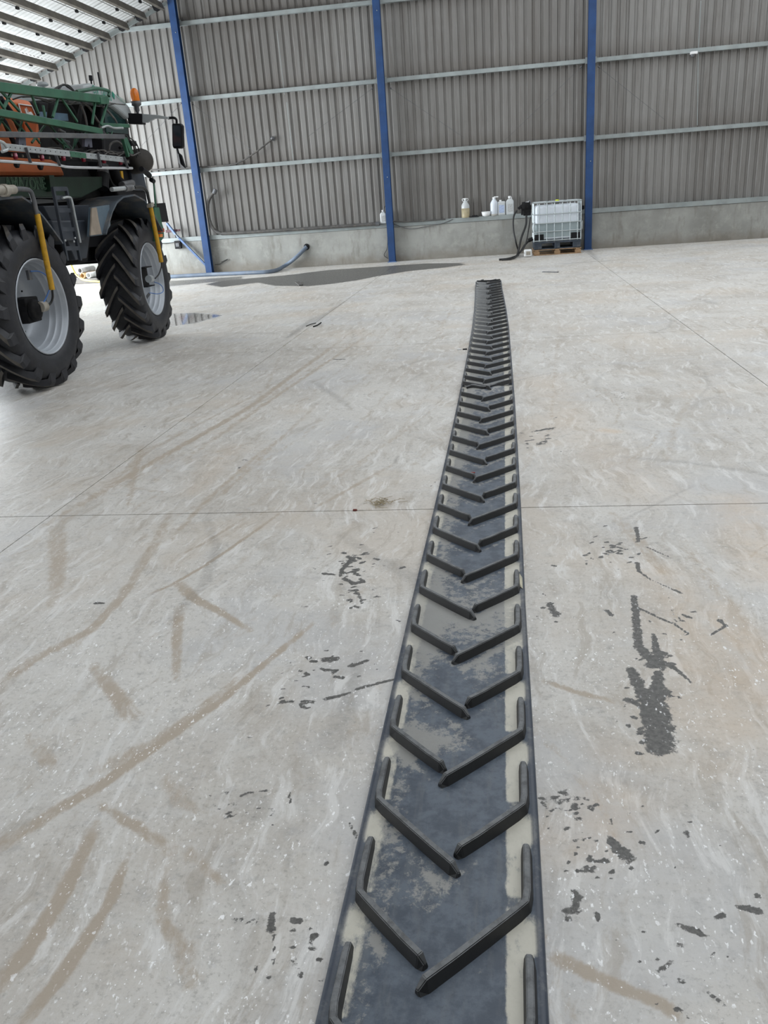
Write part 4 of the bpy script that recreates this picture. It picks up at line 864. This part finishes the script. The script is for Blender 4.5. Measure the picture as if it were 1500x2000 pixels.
for A, B in (((50, 288), (60, 318)), ((109, 304), (117, 324)), ((191, 299), (197, 327)), ((242, 306), (250, 329))): beam(A, B, .085, .032, .012, 'guard_strap', M_GREYBAR, .003)
beam((-10, 300), (250, 316), -.06, .05, .05, 'spray_line', M_BLACK)
for x_, y_ in ((31, 305), (83, 308), (125, 308), (164, 310), (204, 313), (236, 316)):
    MB().lathe([(.018, 0), (.024, .01), (.024, .05), (.015, .06), (0, .06)], 10, SP(x_, y_+6, .0)).build('spray_nozzle', M_RED, spr)
    MB().lathe([(.013, 0), (.017, .01), (.012, .035), (0, .036)], 10, SP(x_+.5, y_+1, .03)).build('nozzle_cap', M_PINK, spr)
    MB().lathe([(.008, 0), (.011, .01), (.008, .025), (0, .026)], 8, SP(x_+14, y_+2, .0)).build('nozzle_cap', M_BEIGE, spr)
    MB().lathe([(.008, 0), (.011, .01), (.008, .025), (0, .026)], 8, SP(x_-7, y_, .0)).build('nozzle_cap', M_BEIGE, spr)
rnd = random.Random(11)
for k_ in range(16):   # hoses looped along the boom
    x0 = 20+k_*14; pts = [(x0+j_*14+rnd.uniform(-3, 3), 290+(x0+j_*14)*.05+rnd.uniform(-7, 5)) for j_ in range(4)]
    H(pts, -.02, .009, 'boom_hose', rnd.choice([M_HOSED, M_HOSEB, M_GREYBAR]), 5)
for k_ in range(10):
    x0 = 25+k_*19; pts = [(x0+j_*16, 188+(x0+j_*16)*.08+rnd.uniform(-4, 5)) for j_ in range(4)]
    H(pts, -.12, .008, 'boom_hose', rnd.choice([M_HOSED, M_HOSEB]), 5)
for pts in ([(162, 200), (176, 212), (190, 235), (196, 242)], [(186, 197), (205, 212), (222, 230), (228, 240)], [(158, 205), (166, 225), (170, 245)], [(195, 240), (195, 262), (192, 270)], [(212, 300), (216, 282), (228, 276), (240, 284)]): H(pts, -.05, .014, 'boom_hose', M_HOSED, 6)
for pts in ([(130, 200), (146, 225), (150, 262)], [(160, 205), (154, 240), (158, 270)], [(98, 205), (96, 240)]): H(pts, -.3, .03, 'boom_ram', M_DARK, 8)
for k_ in range(14):
    x0 = rnd.uniform(85, 235); y0 = rnd.uniform(245, 295); H([(x0, y0), (x0+rnd.uniform(-14, 14), y0+rnd.uniform(-18, 18))], -.25, rnd.uniform(.01, .025), 'boom_fitting', rnd.choice([M_GREYBAR, M_GREEN, M_DARK]), 6, False)
H([(198, 250), (210, 246), (222, 250), (240, 250)], .0, .014, 'boom_fitting', M_RAIL, 6)
# far corner: mudguard panel, green box, lamps, marker stalk
prismP([(297, 398), (323, 396), (330, 433), (314, 434), (300, 410)], -.12, .03, 'mud_flap', M_BLACK, .006)
prismP([(302, 405), (311, 405), (317, 437), (320, 446), (321, 463), (315, 471), (307, 472), (303, 440)], -.02, .10, 'lamp_box', M_GREEN, .006)
prismP([(313, 446), (321, 446), (321.5, 453), (314, 454)], .02, .05, 'tail_lamp', mat('red_orange_lens', (.42, .06, .015), .2), .003)
prismP([(313, 457), (318, 457), (318, 463), (313, 463)], .02, .04, 'side_lamp', M_AMBER, .002)
H([(300, 352), (304, 404)], -.05, .014, 'marker_stalk', M_GREEN, 8, False); H([(295, 351), (300, 354)], -.05, .032, 'stalk_knob', M_BLACK, 10, False)

# ------------------------------------------------------------------ THINGS ON THE FLOOR BEHIND THE SPRAYER
gp = 'cardboard and plastic rolls stacked behind the sprayer'
labs = ['grey hollow roll in the stack seen under the sprayer', 'tan and white roll in middle of the stack under the sprayer', 'white roll at right of the stack seen under the sprayer', 'upper grey roll in the stack under the sprayer']
for (x_, y_, c_, q) in ((148, 529, (.34, .32, .33), 0), (159, 530, (.62, .42, .22), 1), (170.5, 528, (.72, .73, .72), 2), (154, 519, (.4, .39, .38), 3)):
    a_ = WL(x_, y_, 22.73); a_.z = .223 if q < 3 else .366; d_ = Vector((.2, .97, 0)).normalized()
    mb = MB().lathe([(.062, 0), (.082, 0), (.082, .6), (.062, .6), (.062, 0)], 18, a_, d_, closed=True)
    tag(mb.build('hollow_roll', mat(['grey_card', 'tan_card', 'white_card', 'dull_card'][q], c_, .7), None), labs[q], 'roll', gp)
tag(MB().box(Vector((WL(162, 541, 23.0).x, 23.05, .07)), (1.2, .75, .14)).build('pallet_base', mat('grey_dirty_board', (.16, .15, .14), .9), None, .02), 'grey low board carrying the hollow rolls under the sprayer', 'board')
def WZ(x, y, Y):
    p = WL(x, y, Y); p.z = max(p.z, .03); return p
yh = MB().tube([WZ(134, 505, 22.3), WZ(140, 520, 22.3), WZ(147, 534, 22.3), WZ(156, 543, 22.2), WZ(166, 547, 22.1), WZ(180, 549, 22.0), WZ(215, 551, 21.9)], .024, 8)
tag(yh.build('yellow_hose', mat('bright_yellow_hose', (.75, .62, .12), .45), None), 'bright yellow hose drooping to the floor behind the sprayer', 'hose')
tag(MB().box(FL(133, 548)+Vector((0, 0, .35)), (.22, .2, .7)).build('grey_bin', mat('grey_green_bin', (.26, .29, .26), .6), None, .02), 'small grey-green bin glimpsed between the sprayer tyres', 'bin')

# ------------------------------------------------------------------ HOSES ON THE WALL
hw = empty('suction_hose', WL(430, 455, 23.650), 'thick grey suction hose curled behind the post and laid along the ledge', 'hose')
MB().tube([WL(419, 375, 23.650), WL(411, 384, 23.650), WL(406, 400, 23.650), WL(408, 425, 23.650), WL(416, 446, 23.650), WL(430, 455, 23.650), WL(452, 455.5, 23.650), WL(600, 446.5, 23.650), WL(738, 437, 23.650)], .045, 12).build('hose_body', M_HOSED, hw)
MB().cyl(WL(418, 378, 23.650), WL(421, 370, 23.650), .06, 14).build('hose_coupling', M_GREYBAR, hw)
MB().cyl(WL(734, 437.5, 23.650), WL(741, 436.8, 23.650), .055, 14).build('hose_coupling', M_GREYBAR, hw)
uh = empty('cable_conduit', WL(455, 321, 23.720), 'thin dark hose rising from a rail to a hole in the cladding', 'hose')
MB().tube([WL(290, 332, 23.720), WL(340, 329.5, 23.720), WL(392, 326.5, 23.720), WL(420, 324.5, 23.720), WL(455, 321, 23.720), WL(475, 313, 23.720), WL(500, 297, 23.720), WL(533, 271, 23.800)], .020, 8).build('hose_body', M_HOSED, uh)
MB().lathe([(.03, 0), (.06, .01), (.06, .03), (0, .03)], 12, WL(533, 271, 23.860), (0, -1, 0)).build('wall_grommet', M_GREYBAR, uh)
fh = empty('floor_hose', FL(480, 532), 'long blue-grey hose on the floor rising into a hole in the plinth', 'hose')
MB().tube([FL(250, 545, .05), FL(330, 540.5, .05), FL(412, 536, .05), FL(480, 533, .05), FL(530, 530, .05), WL(553, 521, 23.470), WL(578, 503, 23.570), WL(599, 482, 23.705)], .052, 12).build('hose_body', M_HOSEG, fh)
MB().lathe([(.05, 0), (.085, .004), (.085, .012), (.05, .014)], 18, WL(599, 482, 23.718), (0, -1, 0)).build('wall_hole_ring', M_BLACK, fh)
# cables on the plinth
def cable(pts, lab, r=.008, mt=None):
    mb = MB().tube([WL(x_, y_, Y_) for x_, y_, Y_ in pts], r, 6); tag(mb.build('cable', mt or M_HOSEB, None), lab, 'cable')
cable([(432, 512, 23.700), (445, 506, 23.680), (431, 515, 23.680), (420, 517, 23.700)], 'short loose cable on plinth right of the post nearest the sprayer')
cable([(752, 402, 23.680), (750, 410, 23.660), (755, 425, 23.660), (757, 460, 23.660), (756, 485, 23.680), (750, 498, 23.690), (758, 505, 23.690)], 'thin cable running down beside the middle post')
cable([(768, 437, 23.680), (800, 447, 23.680), (840, 441, 23.680), (865, 436, 23.680), (885, 428, 23.690)], 'dark cable drooping over ledge right of middle post', .009, M_GREYBAR)
cable([(300, 470, 23.680), (320, 476, 23.670), (342, 473, 23.680)], 'thin cable hanging under the ledge left of the black box')
cable([(760, 432, 23.650), (800, 433, 23.670), (870, 428, 23.670)], 'grey pipe lying on ledge between the middle post and the jug', .018, M_HOSED)
# small things at left
c_ = WL(348, 478, 23.650); bxo = empty('switch_box', c_+Vector((0, 0, -.12)), 'small black box hung below the ledge left of the first blue post', 'box')
MB().box(c_, (.19, .10, .22)).build('housing', M_BLACK, bxo, .012); MB().box(c_+Vector((0, -.055, 0)), (.10, .02, .10)).build('front_plate', M_GREYBAR, bxo, .004)
tag(MB().bar(WL(324, 452, 23.720), WL(345, 450, 23.720), .08, .07).bar(WL(345, 450, 23.720), WL(352, 449.5, 23.720), .05, .05).build('maroon_tool', M_MAROON, None, .012), 'maroon hand tool lying on the ledge left of the first blue post', 'tool')
# lamp on girt
c_ = WL(1355, 106, 23.700); lp = empty('security_camera', c_, 'small white dome device under the rail high at right', 'camera')
MB().box(c_+Vector((0, 0, .03)), (.17, .12, .06)).build('mount', M_WHITE, lp, .012); MB().lathe([(.06, 0), (.06, -.03), (.04, -.06), (0, -.07)], 16, c_+Vector((-.02, 0, 0))).build('dome', M_GREYBAR, lp)

# ------------------------------------------------------------------ BOTTLES ON THE LEDGE
LT = zl+.055
def zof(px, py, Y): return WL(px, py, Y).z
def jug(px, w, h, lab, kind, Y=23.780, liquid=None, mt=None, tilt=0):
    P = WL(px, 420, Y); X = P.x; mt = mt or M_JUG
    e = empty('jug' if kind != 'box' else 'canister', (X, Y, LT), lab, 'jug', 'white jugs and canisters on the ledge')
    r = w/2
    if kind == 'round':
        MB().lathe([(r*.92, 0), (r, .02), (r, h*.60), (r*.93, h*.66), (r*.34, h*.86), (r*.30, h*.90), (r*.30, h*.93)], 20, (X, Y, LT)).build('body', mt, e)
        MB().lathe([(r*.38, 0), (r*.38, h*.07), (0, h*.075)], 14, (X, Y, LT+h*.925)).build('cap', M_WHITE, e)
        for s in (-1, 1): MB().tube([(X+s*r*.3, Y, LT+h*.97), (X+s*r*.68, Y, LT+h*.96), (X+s*r*.66, Y, LT+h*.88), (X+s*r*.4, Y, LT+h*.84)], .010, 6).build('handle', M_WHITE, e)
    elif kind == 'pump':
        MB().lathe([(r*.92, 0), (r, .02), (r, h*.62), (r*.9, h*.70), (r*.36, h*.88), (r*.36, h*.90)], 20, (X, Y, LT)).build('body', mt, e)
        MB().lathe([(r*.42, 0), (r*.42, h*.08), (0, h*.085)], 14, (X, Y, LT+h*.90)).build('cap', M_WHITE, e)
        MB().bar((X, Y, LT+h*.99), (X+r*1.1, Y-.02, LT+h*.985), .035, .025).build('pump_spout', M_WHITE, e, .004)
    elif kind == 'box':
        MB().box((X, Y, LT+h*.44), (w, .15, h*.88)).build('body', mt, e, .025)
        MB().lathe([(r*.35, 0), (r*.35, h*.10), (0, h*.1)], 12, (X-r*.3, Y, LT+h*.87)).build('cap', M_WHITE, e)
        MB().box((X, Y-.077, LT+h*.40), (w*.7, .003, h*.5)).build('label', mat('pale_blue_label', (.42, .50, .68), .5, 0, .25, 40), e)
    elif kind == 'can':
        MB().prism([(X-r, Y-.07, LT), (X+r, Y-.07, LT), (X+r, Y-.07, LT+h*.72), (X+r*.5, Y-.07, LT+h*.84), (X-r*.4, Y-.07, LT+h*.84), (X-r, Y-.07, LT+h*.70)], (0, .14, 0)).build('body', mt, e, .022)
        MB().lathe([(r*.36, 0), (r*.36, h*.12), (0, h*.125)], 12, (X-r*.05, Y, LT+h*.86)).build('cap', M_WHITE, e)
        MB().tube([(X+r*.2, Y, LT+h*.97), (X+r*.45, Y, LT+h*.88), (X+r*.5, Y, LT+h*.78)], .014, 6).build('handle', M_WHITE, e)
        MB().box((X+.01, Y-.073, LT+h*.36), (w*.62, .003, h*.42)).build('label', mat('grey_text_label', (.45, .46, .46), .5, 0, .3, 50), e)
    if liquid: MB().lathe([(r*.95, 0), (r*1.012, .02), (r*1.012, h*liquid[1]), (0, h*liquid[1])], 20, (X, Y, LT)).build('contents', mat('jug_fill_%s' % ('tan' if liquid[0][0] > .4 else 'grey'), liquid[0], .5), e)
    return e
jug(909.5, .22, .50, 'clear round jug half full of brown liquid, alone at left on ledge', 'round', liquid=((.41, .35, .22), .48))
jug(965.5, .21, .48, 'translucent bottle with a pump spout beside the white bowl', 'pump', liquid=((.38, .37, .34), .10), mt=M_IBC)
jug(980.0, .20, .40, 'square white canister with a pale blue label between the taller bottles', 'box')
jug(996.0, .21, .48, 'white handled canister with printed label, rightmost on the ledge', 'can')
jug(748.5, .17, .36, 'small white canister at left side of the middle blue post', 'can', Y=23.710)
P = WL(949.5, 420, 23.770); bw = MB().lathe([(.085, 0), (.11, .02), (.125, .12), (.115, .12), (.10, .03), (0, .025)], 24, (P.x, 23.770, LT)); tag(bw.build('bowl', M_WHITE, None), 'round white plastic bowl on the ledge left of the pump bottle', 'bowl')
P = WL(926, 424, 23.750); tag(MB().box((P.x, 23.740, LT+.012), (.26, .14, .024)).box((P.x+.02, 23.720, LT+.035), (.16, .08, .025)).build('black_tray', M_BLACK, None, .008), 'flat black plastic piece on the ledge between jug and bowl', 'tray')
P = WL(1197-60, 405, 23.720); tag(MB().box((WL(1137, 405, 23.740).x, 23.740, LT+.05), (.10, .10, .10)).build('black_block', M_BLACK, None, .01), 'small black block on ledge between tank and post', 'block')

# ------------------------------------------------------------------ IBC TANK ON PALLET
IX0, IX1, IY0, IY1 = .865, 2.055, 22.58, 23.58; IXc = (IX0+IX1)/2; IYc = (IY0+IY1)/2
wp = empty('wooden_pallet', (IXc, IYc, 0), 'worn wooden pallet on the floor under the caged liquid tank', 'pallet')
pw = IX1-IX0+.03
for yy in (IY0+.03, IYc, IY1-.03): MB().box((IXc, yy, .011), (pw, .10, .022)).build('bottom_board', M_WOOD, wp, .003)
for yy in (IY0+.05, IYc, IY1-.05):
    for xx in (IX0+.07, IXc, IX1-.07): MB().box((xx, yy, .062), (.15, .10, .078)).build('block', M_WOOD, wp, .004)
for q in range(7): MB().box((IXc, IY0+.06+q*(IY1-IY0-.12)/6, .133), (pw, .12, .020)).build('deck_board', M_WOOD, wp, .003)
for xx in (IX0+.07, IXc, IX1-.07): MB().box((xx, IYc, .112), (.10, IY1-IY0, .020)).build('stringer_board', M_WOOD, wp, .003)
ib = empty('caged_liquid_tank', (IXc, IYc, .145), 'white plastic liquid tank in a galvanised cage on dark plastic pallet', 'tank')
zb = .145; zp = .34; zt = zof(1085, 394, IY0)
for xx in (IX0+.10, IXc, IX1-.10):
    for yy in (IY0+.08, IYc, IY1-.08): MB().box((xx, yy, zb+.085), (.20 if xx != IXc else .14, .16, .17)).build('pallet_foot', M_NAVY, ib, .01)
MB().box((IXc, IYc, zp-.025), (IX1-IX0, IY1-IY0, .05)).build('pallet_deck', M_NAVY, ib, .01)
MB().box((IXc, IYc, zb+.012), (IX1-IX0, IY1-IY0, .024)).build('pallet_runner', M_NAVY, ib, .006)
MB().box((IXc, IYc, (zp+zt)/2-.02), (IX1-IX0-.08, IY1-IY0-.08, zt-zp-.10)).build('inner_bottle', M_IBC, ib, .07, seg=4)
zq = zp+(zt-zp)*.50
MB().box((IXc, IYc, (zp+.06+zq)/2), (IX1-IX0-.074, IY1-IY0-.074, zq-zp-.06)).build('liquid', translucent('clouded_liquid', (.42, .50, .52), .2, .4), ib, .05, seg=3)
for a_, b_, w_ in ((IX0+.02, IX0+.25, 0), (IX1-.25, IX1-.02, 0)): MB().box(((a_+b_)/2, IY0+.035, zp+.09), (b_-a_, .02, .18)).build('corner_guard', M_BLACK, ib, .006)
levels = [zp+.02, zp+(zt-zp)*.255, zp+(zt-zp)*.47, zp+(zt-zp)*.70, zt]
for z_ in levels:
    r_ = .013 if z_ != zt else .018
    for A, B in (((IX0, IY0), (IX1, IY0)), ((IX1, IY0), (IX1, IY1)), ((IX1, IY1), (IX0, IY1)), ((IX0, IY1), (IX0, IY0))): MB().tube([(A[0], A[1], z_), (B[0], B[1], z_)], r_, 8, False).build('cage_tube', M_CAGE, ib)
nb = 7
for k_ in range(nb):
    xx = IX0+.0+ (IX1-IX0)*((k_)/(nb-1) if False else [.0, .115, .277, .44, .605, .77, .93][k_]) 
    for yy in (IY0+.008, IY1-.008): MB().tube([(xx, yy, zp), (xx, yy, zt)], .011, 8, False).build('cage_tube', M_CAGE, ib)
MB().tube([(IX1, IY0+.008, zp), (IX1, IY0+.008, zt)], .012, 8, False).build('cage_tube', M_CAGE, ib)
for k_ in range(1, 7):
    yy = IY0+(IY1-IY0)*k_/7
    for xx in (IX0, IX1): MB().tube([(xx, yy, zp), (xx, yy, zt)], .011, 8, False).build('cage_tube', M_CAGE, ib)
for dx in (-.22, .22): MB().tube([(IXc+dx, IY0, zt+.01), (IXc+dx, IY1, zt+.01)], .014, 8, False).build('top_bar', M_CAGE, ib)
for xx in (IX0-.03, IX1+.03): MB().tube([(xx, IY0+.1, levels[1]), (xx, IY0+.02, levels[1]+.03), (xx, IY0+.02, levels[2]-.03), (xx, IY0+.1, levels[2])], .012, 8).build('cage_loop', M_CAGE, ib)
MB().lathe([(.11, 0), (.11, .03), (.09, .045), (0, .05)], 20, (IXc, IYc, zt-.04)).build('lid', M_BLACK, ib); MB().lathe([(.05, 0), (.05, .03), (0, .035)], 12, (IXc+.02, IYc-.02, zt+.01)).build('lid_plug', mat('yellow_green_plug', (.55, .62, .05), .5), ib)
MB().cyl((IX0-.02, IYc-.3, .42), (IX0-.14, IYc-.3, .38), .05, 12).build('outlet_valve', M_BLACK, ib)
# transfer pump and its hoses
pu = empty('transfer_pump', WL(1030, 412, 23.030), 'black transfer pump with nozzle hooked on the left side of the tank cage', 'pump')
pz = WL(1030, 405, 23.030)
MB().lathe([(.10, -.12), (.11, -.10), (.11, .10), (.09, .12), (0, .12)], 18, pz+Vector((-.02, 0, .03)), (1, 0, 0)).build('pump_motor', M_DARK, pu)
MB().box(pz+Vector((-.01, 0, -.12)), (.20, .16, .16)).build('pump_body', M_DARK, pu, .02)
MB().box(pz+Vector((-.14, -.02, -.08)), (.05, .10, .20)).build('nozzle_holster', M_BLACK, pu, .01)
MB().bar(WL(1012, 408, 22.980), WL(1024, 398, 22.980), .06, .07).bar(WL(1022, 399, 22.980), WL(1023, 416, 22.980), .03, .03).build('dispensing_nozzle', M_BLACK, pu, .01)
MB().cyl(WL(1022, 397, 23.010), WL(1033, 395, 23.010), .025, 10).build('pump_pipe', M_PIPE, pu)
MB().tube([WL(1032, 392, 23.030), WL(1036, 393, 22.980), WL(1037, 400, 22.880)], .014, 6).build('pump_hook', M_GREYBAR, pu)
def fhose(pts, r, lab):
    tag(MB().tube(pts, r, 8).build('rubber_hose', M_HOSEB, None), lab, 'hose')
fhose([WL(1009, 411, 22.980), WL(1003, 425, 22.930), WL(1003, 450, 22.830), WL(1008, 475, 22.730), FL(1013, 497, .03), FL(1000, 503, .03), FL(985, 506, .03)], .022, 'black pump hose hanging furthest left beside the tank')
fhose([WL(1028, 420, 22.980), WL(1027, 440, 22.880), WL(1018, 465, 22.730), WL(1013, 488, 22.580), FL(1008, 501, .03), FL(995, 505, .03), FL(975, 507, .03)], .027, 'thick black hose sweeping down from the pump to the floor')
fhose([WL(1036, 424, 22.730), WL(1032, 450, 22.630), WL(1026, 478, 22.530), FL(1012, 498, .08), FL(1000, 506, .03), FL(980, 508, .03)], .018, 'thinner black hose hanging right against the tank cage')
fhose([Vector((IX0-.12, IYc-.3, .38)), WL(1024, 480, 22.730), FL(1015, 494, .1), FL(1008, 500, .03), FL(1000, 503, .03)], .024, 'black outlet hose curving from the tank valve to the floor')
P = FL(1031, 502); wc = empty('white_container', P, 'small white square container lying on the floor left of the pallet', 'container')
MB().box(P+Vector((0, 0, .10)), (.20, .14, .18)).build('body', M_WHITE, wc, .03); MB().box(P+Vector((.01, -.072, .10)), (.11, .006, .09)).build('recess', M_BEIGE, wc, .004); wc.rotation_euler = (0, 0, 0)

# ------------------------------------------------------------------ LITTER ON THE FLOOR
tw = empty('twig', FL(610, 633), 'dark forked twig lying on the floor joint in mid hall', 'twig')
MB().tube([FL(598, 637, .012), FL(608, 633, .015), FL(617, 631, .012)], .006, 6).build('stem', M_DARK, tw); MB().tube([FL(612, 638, .012), FL(620, 635, .015), FL(627, 630, .015), FL(625, 632, .012)], .009, 6).build('fork', M_DARK, tw)
mb = MB(); rnd = random.Random(4)
for k_ in range(60):
    P = FL(742, 982, .006)+Vector((rnd.gauss(0, .045), rnd.gauss(0, .035), rnd.uniform(0, .012))); a_ = rnd.uniform(0, 2*PI); L_ = rnd.uniform(.02, .06); mb.bar(P, P+Vector((math.cos(a_)*L_, math.sin(a_)*L_, rnd.uniform(-.003, .012))), .0025, .0015)
o = mb.build('straw_tuft', mat('dry_straw', (.34, .28, .17), .8), None); tag(o, 'small tuft of dry straw just beyond the floor joint left of belt', 'straw', kind='stuff')
tag(MB().box(FL(693, 996, .006), (.022, .012, .010)).bar(FL(689, 997, .004), FL(698, 996, .006), .006).build('red_scrap', mat('dull_red_scrap', (.18, .03, .02), .6), None, .002), 'tiny dark red scrap lying on the floor joint', 'scrap')
tag(MB().bar(FL(1060, 531, .01), FL(1090, 531.5, .01), .05, .018).build('metal_strip', M_GREYBAR, None, .004), 'dark thin strip lying on the floor between belt and pallet', 'strip')
tag(MB().bar(FL(580, 551, .01), FL(588, 557, .01), .10, .02).build('dark_offcut', M_HOSED, None, .006), 'dark flat offcut lying in the wet patch near the wall', 'offcut')
for q, (x_, y_) in enumerate(((897, 682), (908, 682), (1019, 2))):
    if q < 2: tag(MB().box(FL(x_, y_, .006), (.05, .03, .012)).build('paint_chip', M_WHITE if q == 0 else M_BLACK, None, .003), ['small white chip on the floor left of the belt', 'small black chip on the floor against the belt edge'][q], 'chip')
tag(MB().bar(FL(920, 923, .035), FL(928, 923, .035), .010, .005).build('red_tape', mat('red_tape_bit', (.3, .03, .02), .5), None, 0), 'tiny red sliver of tape lying on the rubber belt', 'tape')
